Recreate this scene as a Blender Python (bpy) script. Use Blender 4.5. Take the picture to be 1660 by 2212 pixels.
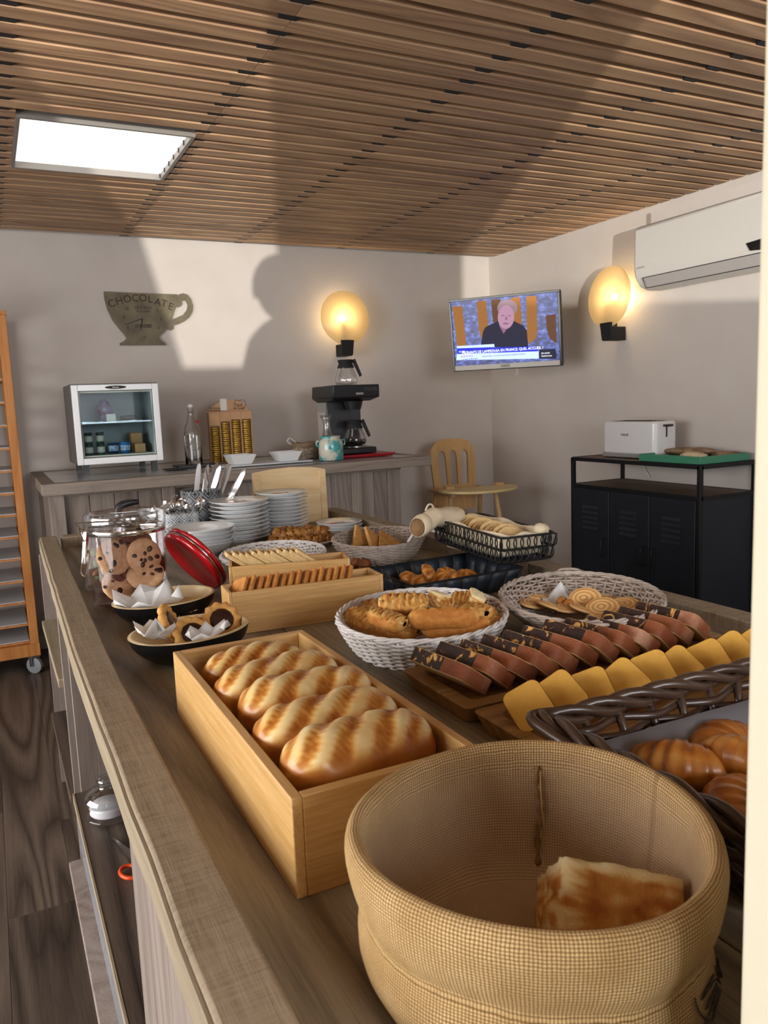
import bpy, bmesh, math, random
import numpy as np
from mathutils import Vector, Matrix, Euler, noise
PI = math.pi
for o in list(bpy.data.objects): bpy.data.objects.remove(o)
COL = bpy.context.scene.collection
random.seed(7)

# ------------------------------------------------------------------ camera
F = 1700.0; CZ = 1.40
RC = ((0.8927193, 0.0960801, -0.4402509), (-0.4489163, 0.1049211, -0.8873927), (-0.0390691, 0.9898284, 0.1367970))
cd = bpy.data.cameras.new('camera'); cam = bpy.data.objects.new('camera', cd); COL.objects.link(cam)
cd.sensor_fit = 'VERTICAL'; cd.sensor_height = 36.0; cd.lens = F*36.0/2212.0; cd.clip_start = 0.02; cd.clip_end = 200
cam.matrix_world = Matrix.Translation((0, 0, CZ)) @ Matrix(RC).to_4x4()
cd.dof.use_dof = True; cd.dof.focus_distance = 1.6; cd.dof.aperture_fstop = 14
bpy.context.scene.camera = cam
def ray(x, y):
    v = ((x-830), -(y-1106), -F)
    return [sum(RC[i][k]*v[k] for k in range(3)) for i in range(3)]
def at(x, y, z=0.91):            # point of a horizontal level that shows at pixel x, y
    r = ray(x, y); t = (z-CZ)/r[2]; return Vector((r[0]*t, r[1]*t, z))
def atY(x, y, Y):
    r = ray(x, y); t = Y/r[1]; return Vector((r[0]*t, Y, CZ+r[2]*t))
def atX(x, y, X):
    r = ray(x, y); t = X/r[0]; return Vector((X, r[1]*t, CZ+r[2]*t))

# ------------------------------------------------------------------ light
sc = bpy.context.scene
sc.view_settings.view_transform = 'Standard'; sc.view_settings.look = 'None'
sc.view_settings.gamma = 1.0; sc.view_settings.use_curve_mapping = False
sc.view_settings.exposure = 0.42
w = bpy.data.worlds.new('sky'); sc.world = w; w.use_nodes = True
wn = w.node_tree; bg = wn.nodes['Background']
tc = wn.nodes.new('ShaderNodeTexCoord'); sp = wn.nodes.new('ShaderNodeSeparateXYZ'); rp = wn.nodes.new('ShaderNodeValToRGB')
wn.links.new(tc.outputs['Generated'], sp.inputs[0]); wn.links.new(sp.outputs['Z'], rp.inputs[0]); wn.links.new(rp.outputs[0], bg.inputs[0])
rp.color_ramp.elements[0].position = 0.0; rp.color_ramp.elements[0].color = (0.95, 0.97, 1.0, 1)
rp.color_ramp.elements[1].position = 0.7; rp.color_ramp.elements[1].color = (0.55, 0.72, 1.0, 1)
bg.inputs[1].default_value = 1.7
def area(name, loc, rot, sx, sy, e, col):
    l = bpy.data.lights.new(name, 'AREA'); l.shape = 'RECTANGLE'; l.size = sx; l.size_y = sy; l.energy = e; l.color = col
    o = bpy.data.objects.new(name, l); o.location = loc; o.rotation_euler = rot; COL.objects.link(o); return o
# daylight coming in through the glazed openings
area('daylight_left', (-2.64, 1.6, 1.30), (0, -PI/2, 0), 2.0, 3.4, 120, (1.0, 0.97, 0.93))
area('daylight_near', (0.9, -2.24, 1.78), (PI/2, 0, 0), 1.8, 1.0, 62, (0.95, 0.97, 1.0))
# low sun thrown back up into the room by a windscreen outside
sl = bpy.data.lights.new('sun_glint', 'SPOT'); sl.energy = 6200; sl.spot_size = math.radians(24); sl.spot_blend = 0.1
sl.shadow_soft_size = 0.035; sl.color = (1.0, 0.95, 0.85)
so = bpy.data.objects.new('sun_glint', sl); COL.objects.link(so); so.location = (-3.45, -9.85, 0.5)
so.rotation_euler = (Vector((1.5, 4.0, 2.1))-so.location).to_track_quat('-Z', 'Y').to_euler()

# ------------------------------------------------------------------ mesh helpers
class MB:
    def __init__(s): s.v = []; s.f = []; s.m = []; s.uv = []
    def add(s, vs, fs, m=None, uv=None):
        n = len(s.v); s.v += [tuple(p) for p in vs]; s.f += [tuple(i+n for i in f) for f in fs]
        s.m += (m if m is not None else [0.0]*len(vs)); s.uv += (uv if uv is not None else [(0, 0)]*len(vs)); return s
    def box(s, x0, x1, y0, y1, z0, z1, T=None):
        vs = [Vector((x, y, z)) for z in (z0, z1) for y in (y0, y1) for x in (x0, x1)]
        if T is not None: vs = [T @ p for p in vs]
        return s.add(vs, [(0, 2, 3, 1), (4, 5, 7, 6), (0, 1, 5, 4), (2, 6, 7, 3), (0, 4, 6, 2), (1, 3, 7, 5)])
    def lathe(s, prof, n=32, c=(0, 0, 0), sx=1, sy=1, T=None, fn=None, cap=True, m=None):
        vs = []; fs = []; k = len(prof); mm = []; uv = []
        for i in range(n):
            a = 2*PI*i/n
            for j, (r, z) in enumerate(prof):
                p = Vector((r*math.cos(a)*sx, r*math.sin(a)*sy, z))
                if fn: p = fn(p, a, j)
                p = p+Vector(c)
                vs.append(T @ p if T is not None else p); mm.append(m[j] if m else 0.0); uv.append((a, z))
        for i in range(n):
            for j in range(k-1):
                a = i*k+j; b = ((i+1) % n)*k+j; fs.append((a, b, b+1, a+1))
        if cap:
            if prof[0][0] > 1e-5: fs.append(tuple(i*k for i in range(n))[::-1])
            if prof[-1][0] > 1e-5: fs.append(tuple(i*k+k-1 for i in range(n)))
        return s.add(vs, fs, mm, uv)
    def tube(s, pts, r, n=6, closed=False, T=None, m=0.0):
        pts = [Vector(p) for p in pts]; N = len(pts); vs = []; fs = []
        up = Vector((0, 0, 1)); prev = None
        for i, p in enumerate(pts):
            if closed: t = pts[(i+1) % N]-pts[i-1]
            else: t = pts[min(i+1, N-1)]-pts[max(i-1, 0)]
            if t.length < 1e-9: t = Vector((1, 0, 0))
            t.normalize()
            if prev is None:
                a = up if abs(t.dot(up)) < 0.9 else Vector((1, 0, 0)); u = (a-t*a.dot(t)).normalized()
            else:
                u = prev-t*prev.dot(t)
                u = u.normalized() if u.length > 1e-6 else Vector((1, 0, 0))
            prev = u; q = t.cross(u); rr = r[i] if hasattr(r, '__len__') else r
            for k in range(n):
                a = 2*PI*k/n; vs.append(p+(u*math.cos(a)+q*math.sin(a))*rr)
        for i in range(N if closed else N-1):
            for k in range(n):
                a = i*n+k; b = i*n+(k+1) % n; c = ((i+1) % N)*n+(k+1) % n; d = ((i+1) % N)*n+k
                fs.append((a, b, c, d))
        if not closed:
            fs.append(tuple(range(n))[::-1]); fs.append(tuple((N-1)*n+k for k in range(n)))
        if T is not None: vs = [T @ p for p in vs]
        return s.add(vs, fs, [m]*len(vs))
    def prism(s, out, z0, z1, T=None):          # outline in x, y pulled from z0 to z1
        n = len(out); vs = [Vector((x, y, z0)) for x, y in out]+[Vector((x, y, z1)) for x, y in out]
        if T is not None: vs = [T @ p for p in vs]
        return s.add(vs, [tuple(range(n))[::-1], tuple(range(n, 2*n))]+[(i, (i+1) % n, n+(i+1) % n, n+i) for i in range(n)])
    def grid(s, fn, nu, nv, wrapu=False, wrapv=False, T=None):      # fn(i, j) -> point, mask
        vs = []; mm = []; uv = []
        for i in range(nu):
            for j in range(nv):
                q = fn(i, j); p, k = q[0], q[1]; vs.append(T @ Vector(p) if T is not None else p); mm.append(k)
                uv.append(q[2] if len(q) > 2 else (i/nu, j/nv))
        fs = []
        for i in range(nu if wrapu else nu-1):
            for j in range(nv if wrapv else nv-1):
                a = i*nv+j; b = ((i+1) % nu)*nv+j; c = ((i+1) % nu)*nv+(j+1) % nv; d = i*nv+(j+1) % nv
                fs.append((a, b, c, d))
        return s.add(vs, fs, mm, uv)
    def mesh(s, name, smooth=True):
        me = bpy.data.meshes.new(name); me.from_pydata(s.v, [], s.f)
        if any(s.m):
            at_ = me.attributes.new('mask', 'FLOAT', 'POINT'); at_.data.foreach_set('value', s.m)
        if any(u != (0, 0) for u in s.uv):
            at_ = me.attributes.new('wuv', 'FLOAT_VECTOR', 'POINT'); at_.data.foreach_set('vector', [c for u in s.uv for c in (u[0], u[1], 0.0)])
        bm = bmesh.new(); bm.from_mesh(me); bmesh.ops.recalc_face_normals(bm, faces=bm.faces[:]); bm.to_mesh(me); bm.free()
        if smooth: me.polygons.foreach_set('use_smooth', [True]*len(me.polygons))
        me.update(); return me
def TR(loc=(0, 0, 0), rx=0, ry=0, rz=0): return Matrix.Translation(loc) @ Euler((rx, ry, rz)).to_matrix().to_4x4()
def _link(name, data, mat, parent):
    o = bpy.data.objects.new(name, data); COL.objects.link(o)
    if mat is not None and data is not None: data.materials.clear(); data.materials.append(mat)
    if parent is not None: o.parent = parent
    return o
def part(name, mb, mat, parent=None, label=None, smooth=False, bevel=0, kind=None, solid=0, sub=0, ang=40):
    o = _link(name, mb.mesh(name, True) if isinstance(mb, MB) else mb, mat, parent)
    if isinstance(mb, MB) and not smooth:
        try: o.data.set_sharp_from_angle(angle=math.radians(ang))
        except Exception: o.data.polygons.foreach_set('use_smooth', [False]*len(o.data.polygons))
    if solid: m = o.modifiers.new('s', 'SOLIDIFY'); m.thickness = solid; m.offset = 0
    if bevel: m = o.modifiers.new('b', 'BEVEL'); m.width = bevel; m.segments = 2; m.limit_method = 'ANGLE'; m.angle_limit = math.radians(40); m.harden_normals = False
    if sub: m = o.modifiers.new('u', 'SUBSURF'); m.levels = sub; m.render_levels = sub
    if label: o['label'] = label
    if kind: o['kind'] = kind
    return o
def tag(o, label, cat, group=None, kind=None):
    o['label'] = label; o['category'] = cat
    if group: o['group'] = group
    if kind: o['kind'] = kind
    return o
def thing(name, label, cat, loc=(0, 0, 0), rot=(0, 0, 0), group=None):
    o = bpy.data.objects.new(name, None); COL.objects.link(o); o.empty_display_size = 0.05
    o.location = loc; o.rotation_euler = rot if hasattr(rot, '__len__') else (0, 0, rot); return tag(o, label, cat, group)
def struct(name, mb, mat, parent=None, **k):
    o = part(name, mb, mat, parent, **k)
    if parent is None: o['kind'] = 'structure'
    return o
def dup(o, loc=None, rot=None, label=None, group=None, parent=None):
    c = o.copy(); COL.objects.link(c)
    if parent is not None: c.parent = parent
    if loc is not None: c.location = loc
    if rot is not None: c.rotation_euler = rot if hasattr(rot, '__len__') else (0, 0, rot)
    if label: c['label'] = label
    if group: c['group'] = group
    for ch in list(o.children): dup(ch, parent=c)
    return c
def txt(name, body, size, mat, parent, M, extrude=0.0004, align='CENTER', sx=1.0):
    cu = bpy.data.curves.new('t', 'FONT'); cu.body = body; cu.size = size; cu.extrude = extrude; cu.align_x = align; cu.align_y = 'CENTER'; cu.resolution_u = 3
    o = bpy.data.objects.new('t', cu); COL.objects.link(o); bpy.context.view_layer.update()
    me = bpy.data.meshes.new_from_object(o.evaluated_get(bpy.context.evaluated_depsgraph_get())); bpy.data.objects.remove(o)
    me.transform(Matrix.Scale(sx, 4, (1, 0, 0))); me.transform(M)
    return _link(name, me, mat, parent)
FRONT = Matrix(((1, 0, 0, 0), (0, 0, -1, 0), (0, 1, 0, 0), (0, 0, 0, 1)))      # text upright facing -y

# ------------------------------------------------------------------ materials
def rgb(h):
    h = h.lstrip('#'); c = [int(h[i:i+2], 16)/255 for i in (0, 2, 4)]
    return tuple([x/12.92 if x <= 0.04045 else ((x+0.055)/1.055)**2.4 for x in c]+[1.0])
def L(nt, a, b): nt.links.new(a, b)
def base(name, rough=0.6, metal=0.0, spec=0.5):
    m = bpy.data.materials.new(name); m.use_nodes = True; b = m.node_tree.nodes['Principled BSDF']
    b.inputs['Roughness'].default_value = rough; b.inputs['Metallic'].default_value = metal; b.inputs['Specular IOR Level'].default_value = spec
    return m, m.node_tree, b
def coords(nt, stretch=(1, 1, 1), rnd=True):
    t = nt.nodes.new('ShaderNodeTexCoord'); mp = nt.nodes.new('ShaderNodeMapping'); mp.inputs['Scale'].default_value = stretch
    L(nt, t.outputs['Object'], mp.inputs['Vector'])
    if rnd:
        oi = nt.nodes.new('ShaderNodeObjectInfo'); mm = nt.nodes.new('ShaderNodeMath'); mm.operation = 'MULTIPLY'; mm.inputs[1].default_value = 37.0
        L(nt, oi.outputs['Random'], mm.inputs[0]); L(nt, mm.outputs[0], mp.inputs['Location'])
    return mp.outputs[0]
def nz(nt, vec, scale, detail=4, rough=0.55, dist=0.0):
    n = nt.nodes.new('ShaderNodeTexNoise'); n.inputs['Scale'].default_value = scale; n.inputs['Detail'].default_value = detail
    n.inputs['Roughness'].default_value = rough; n.inputs['Distortion'].default_value = dist
    if vec is not None: L(nt, vec, n.inputs['Vector'])
    return n.outputs['Fac']
def ramp(nt, fac, stops):
    r = nt.nodes.new('ShaderNodeValToRGB'); e = r.color_ramp.elements
    while len(e) < len(stops): e.new(0.5)
    for i, (p, c) in enumerate(stops): e[i].position = p; e[i].color = c if len(c) == 4 else (*c, 1)
    L(nt, fac, r.inputs[0]); return r.outputs[0]
def mixc(nt, fac, a, b, mode='MIX'):
    m = nt.nodes.new('ShaderNodeMix'); m.data_type = 'RGBA'; m.blend_type = mode
    for sock, v in ((m.inputs[0], fac), (m.inputs[6], a), (m.inputs[7], b)):
        if hasattr(v, 'links'): L(nt, v, sock)
        else: sock.default_value = v
    return m.outputs[2]
def math_(nt, op, a, b=0.0):
    m = nt.nodes.new('ShaderNodeMath'); m.operation = op
    for i, v in enumerate((a, b)):
        if hasattr(v, 'links'): L(nt, v, m.inputs[i])
        else: m.inputs[i].default_value = v
    return m.outputs[0]
def bump(nt, b, h, strength=0.3, dist=0.002):
    n = nt.nodes.new('ShaderNodeBump'); n.inputs['Strength'].default_value = strength; n.inputs['Distance'].default_value = dist
    L(nt, h, n.inputs['Height']); L(nt, n.outputs[0], b.inputs['Normal'])
def attr(nt, name='mask', out='Fac'):
    a = nt.nodes.new('ShaderNodeAttribute'); a.attribute_name = name; return a.outputs[out]
def plain(name, c, rough=0.6, metal=0.0, spec=0.5, c2=None, scale=30, bmp=0.0, coat=0.0, stretch=(1, 1, 1)):
    m, nt, b = base(name, rough, metal, spec); c = rgb(c)
    v = coords(nt, stretch); n = nz(nt, v, scale)
    if c2: L(nt, ramp(nt, n, [(0.35, c), (0.68, rgb(c2))]), b.inputs['Base Color'])
    else:
        L(nt, mixc(nt, math_(nt, 'MULTIPLY', n, 0.12), c, tuple(x*0.6 for x in c[:3])+(1,)), b.inputs['Base Color'])
    if bmp: bump(nt, b, n, bmp)
    if coat: b.inputs['Coat Weight'].default_value = coat; b.inputs['Coat Roughness'].default_value = 0.08
    return m
def wood(name, dark, mid, light, axis='X', scale=9, rough=0.65, bmp=0.25, rings=0.5, saw=0.0, spec=0.35, vary=0.25, rnd=True):
    m, nt, b = base(name, rough, 0, spec)
    st = {'X': (0.09, 1, 1), 'Y': (1, 0.09, 1), 'Z': (1, 1, 0.09)}[axis]
    v = coords(nt, st, rnd)
    big = nz(nt, v, scale*0.45, 2, 0.5, 0.25)
    st3 = {'X': (0.035, 1, 1), 'Y': (1, 0.035, 1), 'Z': (1, 1, 0.035)}[axis]
    v3 = coords(nt, st3, rnd)
    fine = nz(nt, v3, scale*22, 4, 0.7); fibre = nz(nt, v3, scale*75, 2, 0.6)
    fine = math_(nt, 'ADD', math_(nt, 'MULTIPLY', fine, 0.65), math_(nt, 'MULTIPLY', fibre, 0.35))
    ring = math_(nt, 'FRACT', math_(nt, 'MULTIPLY', big, 16.0))
    ring = math_(nt, 'POWER', math_(nt, 'ABSOLUTE', math_(nt, 'SUBTRACT', math_(nt, 'MULTIPLY', ring, 2.0), 1.0)), 0.6)
    patch_ = nz(nt, v, scale*0.3, 2)
    k = math_(nt, 'ADD', math_(nt, 'MULTIPLY', math_(nt, 'MULTIPLY', ring, 0.55), rings), math_(nt, 'ADD', math_(nt, 'MULTIPLY', fine, 1.0-rings*0.45), math_(nt, 'MULTIPLY', math_(nt, 'SUBTRACT', patch_, 0.5), 0.35)))
    col = ramp(nt, k, [(0.22, rgb(dark)), (0.5, rgb(mid)), (0.78, rgb(light))])
    oi = nt.nodes.new('ShaderNodeObjectInfo')
    hsv = nt.nodes.new('ShaderNodeHueSaturation')
    L(nt, math_(nt, 'ADD', math_(nt, 'MULTIPLY', oi.outputs['Random'], vary), 1.0-vary/2), hsv.inputs['Value']); L(nt, col, hsv.inputs['Color'])
    out = hsv.outputs[0]
    if saw:
        st2 = {'X': (1, 0.05, 0.05), 'Y': (0.05, 1, 0.05), 'Z': (0.05, 0.05, 1)}[axis]
        v2 = coords(nt, st2, rnd); s2 = nz(nt, v2, 230, 3, 0.7)
        blot = nz(nt, coords(nt, (1, 1, 1), rnd), 30, 4, 0.7)
        out = mixc(nt, math_(nt, 'MULTIPLY', ramp(nt, math_(nt, 'ADD', s2, math_(nt, 'MULTIPLY', blot, 0.5)), [(0.60, (0, 0, 0)), (0.86, (1, 1, 1))]), saw), out, rgb(light))
        k = math_(nt, 'ADD', k, math_(nt, 'MULTIPLY', s2, 0.6))
    L(nt, out, b.inputs['Base Color']); bump(nt, b, k, bmp, 0.002)
    return m
def glass(name, tint=(1, 1, 1, 1), rough=0.0, ior=1.45):
    m, nt, b = base(name, rough); b.inputs['Transmission Weight'].default_value = 1.0; b.inputs['IOR'].default_value = ior
    b.inputs['Base Color'].default_value = tint; return m
def thin(name, tint=(1, 1, 1, 1), gloss=0.06, rough=0.03, fr=0.35):     # thin clear film or pane
    m = bpy.data.materials.new(name); m.use_nodes = True; nt = m.node_tree; nt.nodes.remove(nt.nodes['Principled BSDF'])
    t = nt.nodes.new('ShaderNodeBsdfTransparent'); t.inputs[0].default_value = tint
    g = nt.nodes.new('ShaderNodeBsdfGlossy'); g.inputs['Roughness'].default_value = rough
    lw = nt.nodes.new('ShaderNodeLayerWeight'); lw.inputs[0].default_value = 0.35
    mx = nt.nodes.new('ShaderNodeMixShader'); L(nt, math_(nt, 'ADD', math_(nt, 'MULTIPLY', lw.outputs['Fresnel'], fr), gloss), mx.inputs[0])
    L(nt, t.outputs[0], mx.inputs[1]); L(nt, g.outputs[0], mx.inputs[2]); L(nt, mx.outputs[0], nt.nodes['Material Output'].inputs[0]); return m
def glow(name, col, e):
    m, nt, b = base(name, 0.6); b.inputs['Base Color'].default_value = rgb(col); b.inputs['Emission Color'].default_value = rgb(col); b.inputs['Emission Strength'].default_value = e; return m

m_wall = plain('wall_paint', '#c3bab3', 0.75, c2='#c8c0b9', scale=4, bmp=0.04)
m_white = plain('white_paint', '#e8e5da', 0.5)
m_slat = wood('larch_slat', '#755843', '#967559', '#b2906e', 'X', 7, 0.5, 0.15, 0.6, vary=0.3)
m_black = plain('matt_black', '#141313', 0.7)
m_backing = plain('dark_backing', '#1d1815', 0.9)
m_floorp = wood('smoked_oak_floor', '#2b2420', '#4b4038', '#6a5c50', 'Y', 6, 0.42, 0.35, 0.75, vary=0.35)
m_rim = wood('sawn_oak_rim', '#594b3a', '#80705b', '#a5957e', 'Y', 8, 0.75, 0.5, 0.2, saw=0.55, vary=0.12)
m_rimx = wood('sawn_oak_rim_across', '#6a5b48', '#8b7963', '#a8977f', 'X', 8, 0.75, 0.5, 0.2, saw=0.55, vary=0.12)
m_edge = wood('oak_edge', '#776952', '#95866e', '#a99b84', 'Y', 8, 0.75, 0.5, 0.3, vary=0.12)
m_top = wood('oak_counter_boards', '#4c4337', '#766957', '#a09279', 'Y', 6, 0.55, 0.5, 0.6, vary=0.16)
m_side = wood('grey_oak_side', '#6a5d55', '#8b7d74', '#a3978d', 'Z', 8, 0.55, 0.3, 0.4, vary=0.2)
m_shelf = wood('smoked_oak_shelf', '#2a221e', '#4b3f38', '#6a5b50', 'Y', 7, 0.45, 0.4, 0.85, vary=0.1)
m_grey = wood('grey_oak_plank', '#5a5048', '#7c7068', '#94887e', 'Z', 9, 0.65, 0.3, 0.4, vary=0.25)
m_greyx = wood('grey_oak_board', '#5d5249', '#80746a', '#978a7e', 'X', 9, 0.6, 0.3, 0.4, vary=0.15)

# ------------------------------------------------------------------ room shell
XL, XR, YN, YF, ZC = -2.6, 3.5, -2.2, 5.11, 2.45
fl = struct('floor', MB().box(XL-0.1, XR+0.1, YN-0.1, YF+0.1, -0.12, -0.012), m_backing)
x = XL; k = 0
while x < XR:
    ys = [YN, -1.1+1.37*(k*0.37 % 1), 0.55+1.37*(k*0.61 % 1), 2.3+1.2*(k*0.43 % 1), YF]
    x1 = min(x+0.178, XR)
    for a, b_ in zip(ys[:-1], ys[1:]):
        part('plank', MB().box(x, x1+0.0012, a, b_-0.0008, -0.012, 0.0), m_floorp, fl, bevel=0.0008)
    x += 0.18; k += 1
# far and right walls
struct('wall_far', MB().box(XL-0.1, XR+0.1, YF, YF+0.12, 0, ZC+0.3), m_wall)
struct('wall_right', MB().box(XR, XR+0.12, YN-0.1, YF, 0, ZC+0.3), m_wall)
struct('baseboard_far', MB().box(XL, XR, YF-0.012, YF, 0, 0.08), m_white, bevel=0.003)
struct('baseboard_right', MB().box(XR-0.012, XR, YN, YF-0.012, 0, 0.08), m_white, bevel=0.003)
# left wall with its wide window, near wall with two openings
struct('wall_left', MB().box(XL-0.12, XL, YN-0.1, -0.1, 0, ZC+0.3).box(XL-0.12, XL, 3.3, YF, 0, ZC+0.3).box(XL-0.12, XL, -0.1, 3.3, 0, 0.3).box(XL-0.12, XL, -0.1, 3.3, 2.3, ZC+0.3), m_wall)
w1 = struct('window_1', MB().box(XL-0.08, XL-0.02, -0.1, 3.3, 0.3, 0.36).box(XL-0.08, XL-0.02, -0.1, 3.3, 2.24, 2.3), m_white)
for y in (-0.1, 1.03, 2.14, 3.24): part('mullion', MB().box(XL-0.08, XL-0.02, y, y+0.06, 0.36, 2.24), m_white, w1)
struct('wall_near', MB().box(XL-0.1, -2.35, YN-0.12, YN, 0, ZC+0.3).box(-2.35, -1.26, YN-0.12, YN, 0, ZC+0.3)
       .prism([(-1.5, 0.62), (-1.105, 1.0), (-1.42, 2.25), (-1.5, 2.25)], 0, 0.10, T=Matrix.Translation((0, YN-0.005, 0)) @ Matrix(((1, 0, 0, 0), (0, 0, -1, 0), (0, 1, 0, 0), (0, 0, 0, 1)))).box(-0.755, -0.07, YN-0.12, YN, 0, ZC+0.3).box(1.85, XR+0.1, YN-0.12, YN, 0, ZC+0.3)  # slanted prism added out of view to slope the light patch's left edge
       .box(-1.26, -0.715, YN-0.12, YN, 0, 0.62).box(-0.07, 1.85, YN-0.12, YN, 0, 0.62).box(-1.26, -0.715, YN-0.12, YN, 0.62, 1.09).box(-0.07, 1.85, YN-0.12, YN, 0.62, 1.30).box(-1.26, -0.715, YN-0.12, YN, 2.25, ZC+0.3).box(-0.07, 1.85, YN-0.12, YN, 2.25, ZC+0.3), m_wall)
m_terr = plain('terrace_paving', '#b9b2a6', 0.85)
tr = MB().box(-14, 12, -16, YN-0.12, -0.2, -0.05).box(-9, XL-0.12, YN-0.12, 9, -0.2, -0.05)
struct('ground', tr, m_terr)
# pillar beside the photographer
struct('wall_pillar', MB().box(0.379, 0.62, 0.06, 0.30, 0, ZC+0.2), plain('cream_paint', '#d8d1ba', 0.6), bevel=0.004)

# ceiling: dark backing, battens, larch slats one by one
SKX0, SKX1, SKY0, SKY1 = 0.209, 0.812, 3.185, 3.79
ce = struct('ceiling', MB().box(XL-0.1, XR+0.1, YN-0.1, SKY0-0.02, ZC+0.06, ZC+0.1).box(XL-0.1, XR+0.1, SKY1+0.02, YF+0.1, ZC+0.06, ZC+0.1)
            .box(XL-0.1, SKX0-0.02, SKY0-0.02, SKY1+0.02, ZC+0.06, ZC+0.1).box(SKX1+0.02, XR+0.1, SKY0-0.02, SKY1+0.02, ZC+0.06, ZC+0.1), m_backing)
struct('roof', MB().box(XL-0.3, XR+0.3, YN-0.3, YF+0.3, ZC+0.3, ZC+0.4), m_white)
pitch = 0.0960
prof = [(-0.031, 0.0), (-0.033, 0.004), (-0.033, 0.028), (0.033, 0.028), (0.033, 0.004), (0.031, 0.0)]
def slat_mesh(x0, x1):
    n = len(prof); vs = [(x0, y, z) for y, z in prof]+[(x1, y, z) for y, z in prof]
    return MB().add(vs, [tuple(range(n)), tuple(range(n, 2*n))]+[(i, (i+1) % n, n+(i+1) % n, n+i) for i in range(n)]).mesh('slat', False)
bats = [0.145-0.7*3, 0.145-1.4, 0.145-0.7, 0.145, 0.843, 1.546, 2.262, 2.96]
cache = {}
y = 2.211-0.096*45
while y < YF-0.02:
    segs = [(XL, 0.853), (0.855, XR-0.004)]
    if y+0.033 > SKY0-0.012 and y-0.033 < SKY1+0.012: segs = [(XL, SKX0-0.015), (SKX1+0.015, 0.853), (0.855, XR-0.004)]
    for s_ in segs:
        if s_ not in cache: cache[s_] = slat_mesh(*s_)
        o = part('slat', cache[s_], m_slat, ce); o.location = (0, y, ZC)
    y += pitch
for bx_ in bats:
    if SKX0-0.05 < bx_ < SKX1: continue
    part('batten', MB().box(bx_-0.02, bx_+0.02, YN, YF, ZC+0.028, ZC+0.06), m_black, ce)
    mb = MB(); y = 2.211-0.096*9+0.048
    while y < YF-0.05:
        mb.prism([(bx_-0.036, y-0.0148), (bx_+0.036, y-0.0148), (bx_+0.026, y+0.0148), (bx_-0.026, y+0.0148)], ZC+0.002, ZC+0.03); y += pitch
    part('batten_clips', mb, m_black, ce, kind='stuff')
# skylight
m_alu = plain('grey_aluminium', '#8b857f', 0.45, 0.3)
sk = struct('window_2', MB().box(SKX0-0.014, SKX0, SKY0-0.014, SKY1+0.014, ZC-0.006, ZC+0.2).box(SKX1, SKX1+0.014, SKY0-0.014, SKY1+0.014, ZC-0.006, ZC+0.2)
            .box(SKX0, SKX1, SKY0-0.014, SKY0, ZC-0.006, ZC+0.2).box(SKX0, SKX1, SKY1, SKY1+0.014, ZC-0.006, ZC+0.2), m_alu)
mg = bpy.data.materials.new('skylight_pane'); mg.use_nodes = True; nt = mg.node_tree; b = nt.nodes['Principled BSDF']
c_ = ramp(nt, nz(nt, coords(nt, (1, 1.6, 1), False), 2.2, 2, 0.5), [(0.42, rgb('#fff2ee')), (0.55, rgb('#fffdf8'))])
L(nt, c_, b.inputs['Emission Color']); b.inputs['Emission Strength'].default_value = 1.05
b.inputs['Base Color'].default_value = (0.8, 0.8, 0.8, 1)
part('pane', MB().box(SKX0, SKX1, SKY0, SKY1, ZC+0.02, ZC+0.03), mg, sk)

# ------------------------------------------------------------------ buffet island
ZS = 0.91
isl = thing('buffet_island', 'long buffet island of grey-brown oak boards with raised rim and open shelves', 'counter')
n = 6; x0 = 0.175; wpl = (1.30-x0)/n
for i in range(n):
    part('top_board', MB().box(x0+i*wpl, x0+(i+1)*wpl-0.003, 0.31, 3.14, ZS-0.03, ZS), m_top, isl, bevel=0.002)
mb = MB()                                       # left rim, a little wavy along its outer edge
N = 60; out = []
for i in range(N+1):
    yy = 0.31+2.9*i/N; ww = 0.109+0.028*max(0, (yy-1.6)/1.6)
    out.append((ww+0.0018*noise.noise(Vector((0, yy*7, 0))), yy))
inn = [(0.165+0.03*max(0, (yy-1.5)/1.7), yy) for yy in [0.31+2.9*i/N for i in range(N+1)]]
mb.prism(out+inn[::-1], ZS-0.010, 0.95)
part('rim_board', mb, m_rim, isl, bevel=0.004, label='left rim board, rough sawn')
part('rim_edge', MB().prism([(a-0.004, b_) for a, b_ in out]+[(a-0.0005, b_) for a, b_ in out][::-1], ZS-0.012, 0.944), m_edge, isl, label='paler outer edge of the left rim')
part('rim_board', MB().box(1.29, 1.352, 0.31, 3.21, ZS-0.03, 0.95), m_rim, isl, bevel=0.003)
part('rim_board', MB().box(0.21, 1.29, 3.145, 3.21, ZS-0.03, 0.95), m_rimx, isl, bevel=0.003)
part('side_panel', MB().box(0.13, 0.15, 0.31, 1.09, 0.06, ZS-0.010), m_side, isl)
for i in range(6): part('side_plank', MB().box(0.122, 0.13, 0.31+i*0.13, 0.31+(i+1)*0.13-0.003, 0.06, ZS-0.010), m_side, isl, bevel=0.001)
for yy in (1.09, 2.06, 2.36, 3.12): part('divider', MB().box(0.125, 0.17, yy-0.02, yy, 0.02, ZS-0.010).box(0.17, 0.75, yy-0.02, yy, 0.02, ZS-0.03), m_side, isl, bevel=0.001)
part('back_panel', MB().box(0.75, 0.77, 0.31, 3.12, 0.02, ZS-0.03), m_side, isl)
part('shelf', MB().box(0.108, 0.75, 1.09, 2.04, 0.435, 0.455), m_shelf, isl, bevel=0.001, label='dark oak shelf')
part('shelf_edge', MB().box(0.104, 0.108, 1.09, 2.04, 0.433, 0.456), m_edge, isl)
part('shelf_fascia', MB().box(0.110, 0.122, 1.09, 2.04, 0.30, 0.434), plain('reflection_tinted_board', '#8d8f96', 0.25, c2='#75777e', scale=5), isl, label='smooth board below the shelf, coloured with its bluish window reflection')  # bluish reflection of window light is put into the board colour
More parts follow.
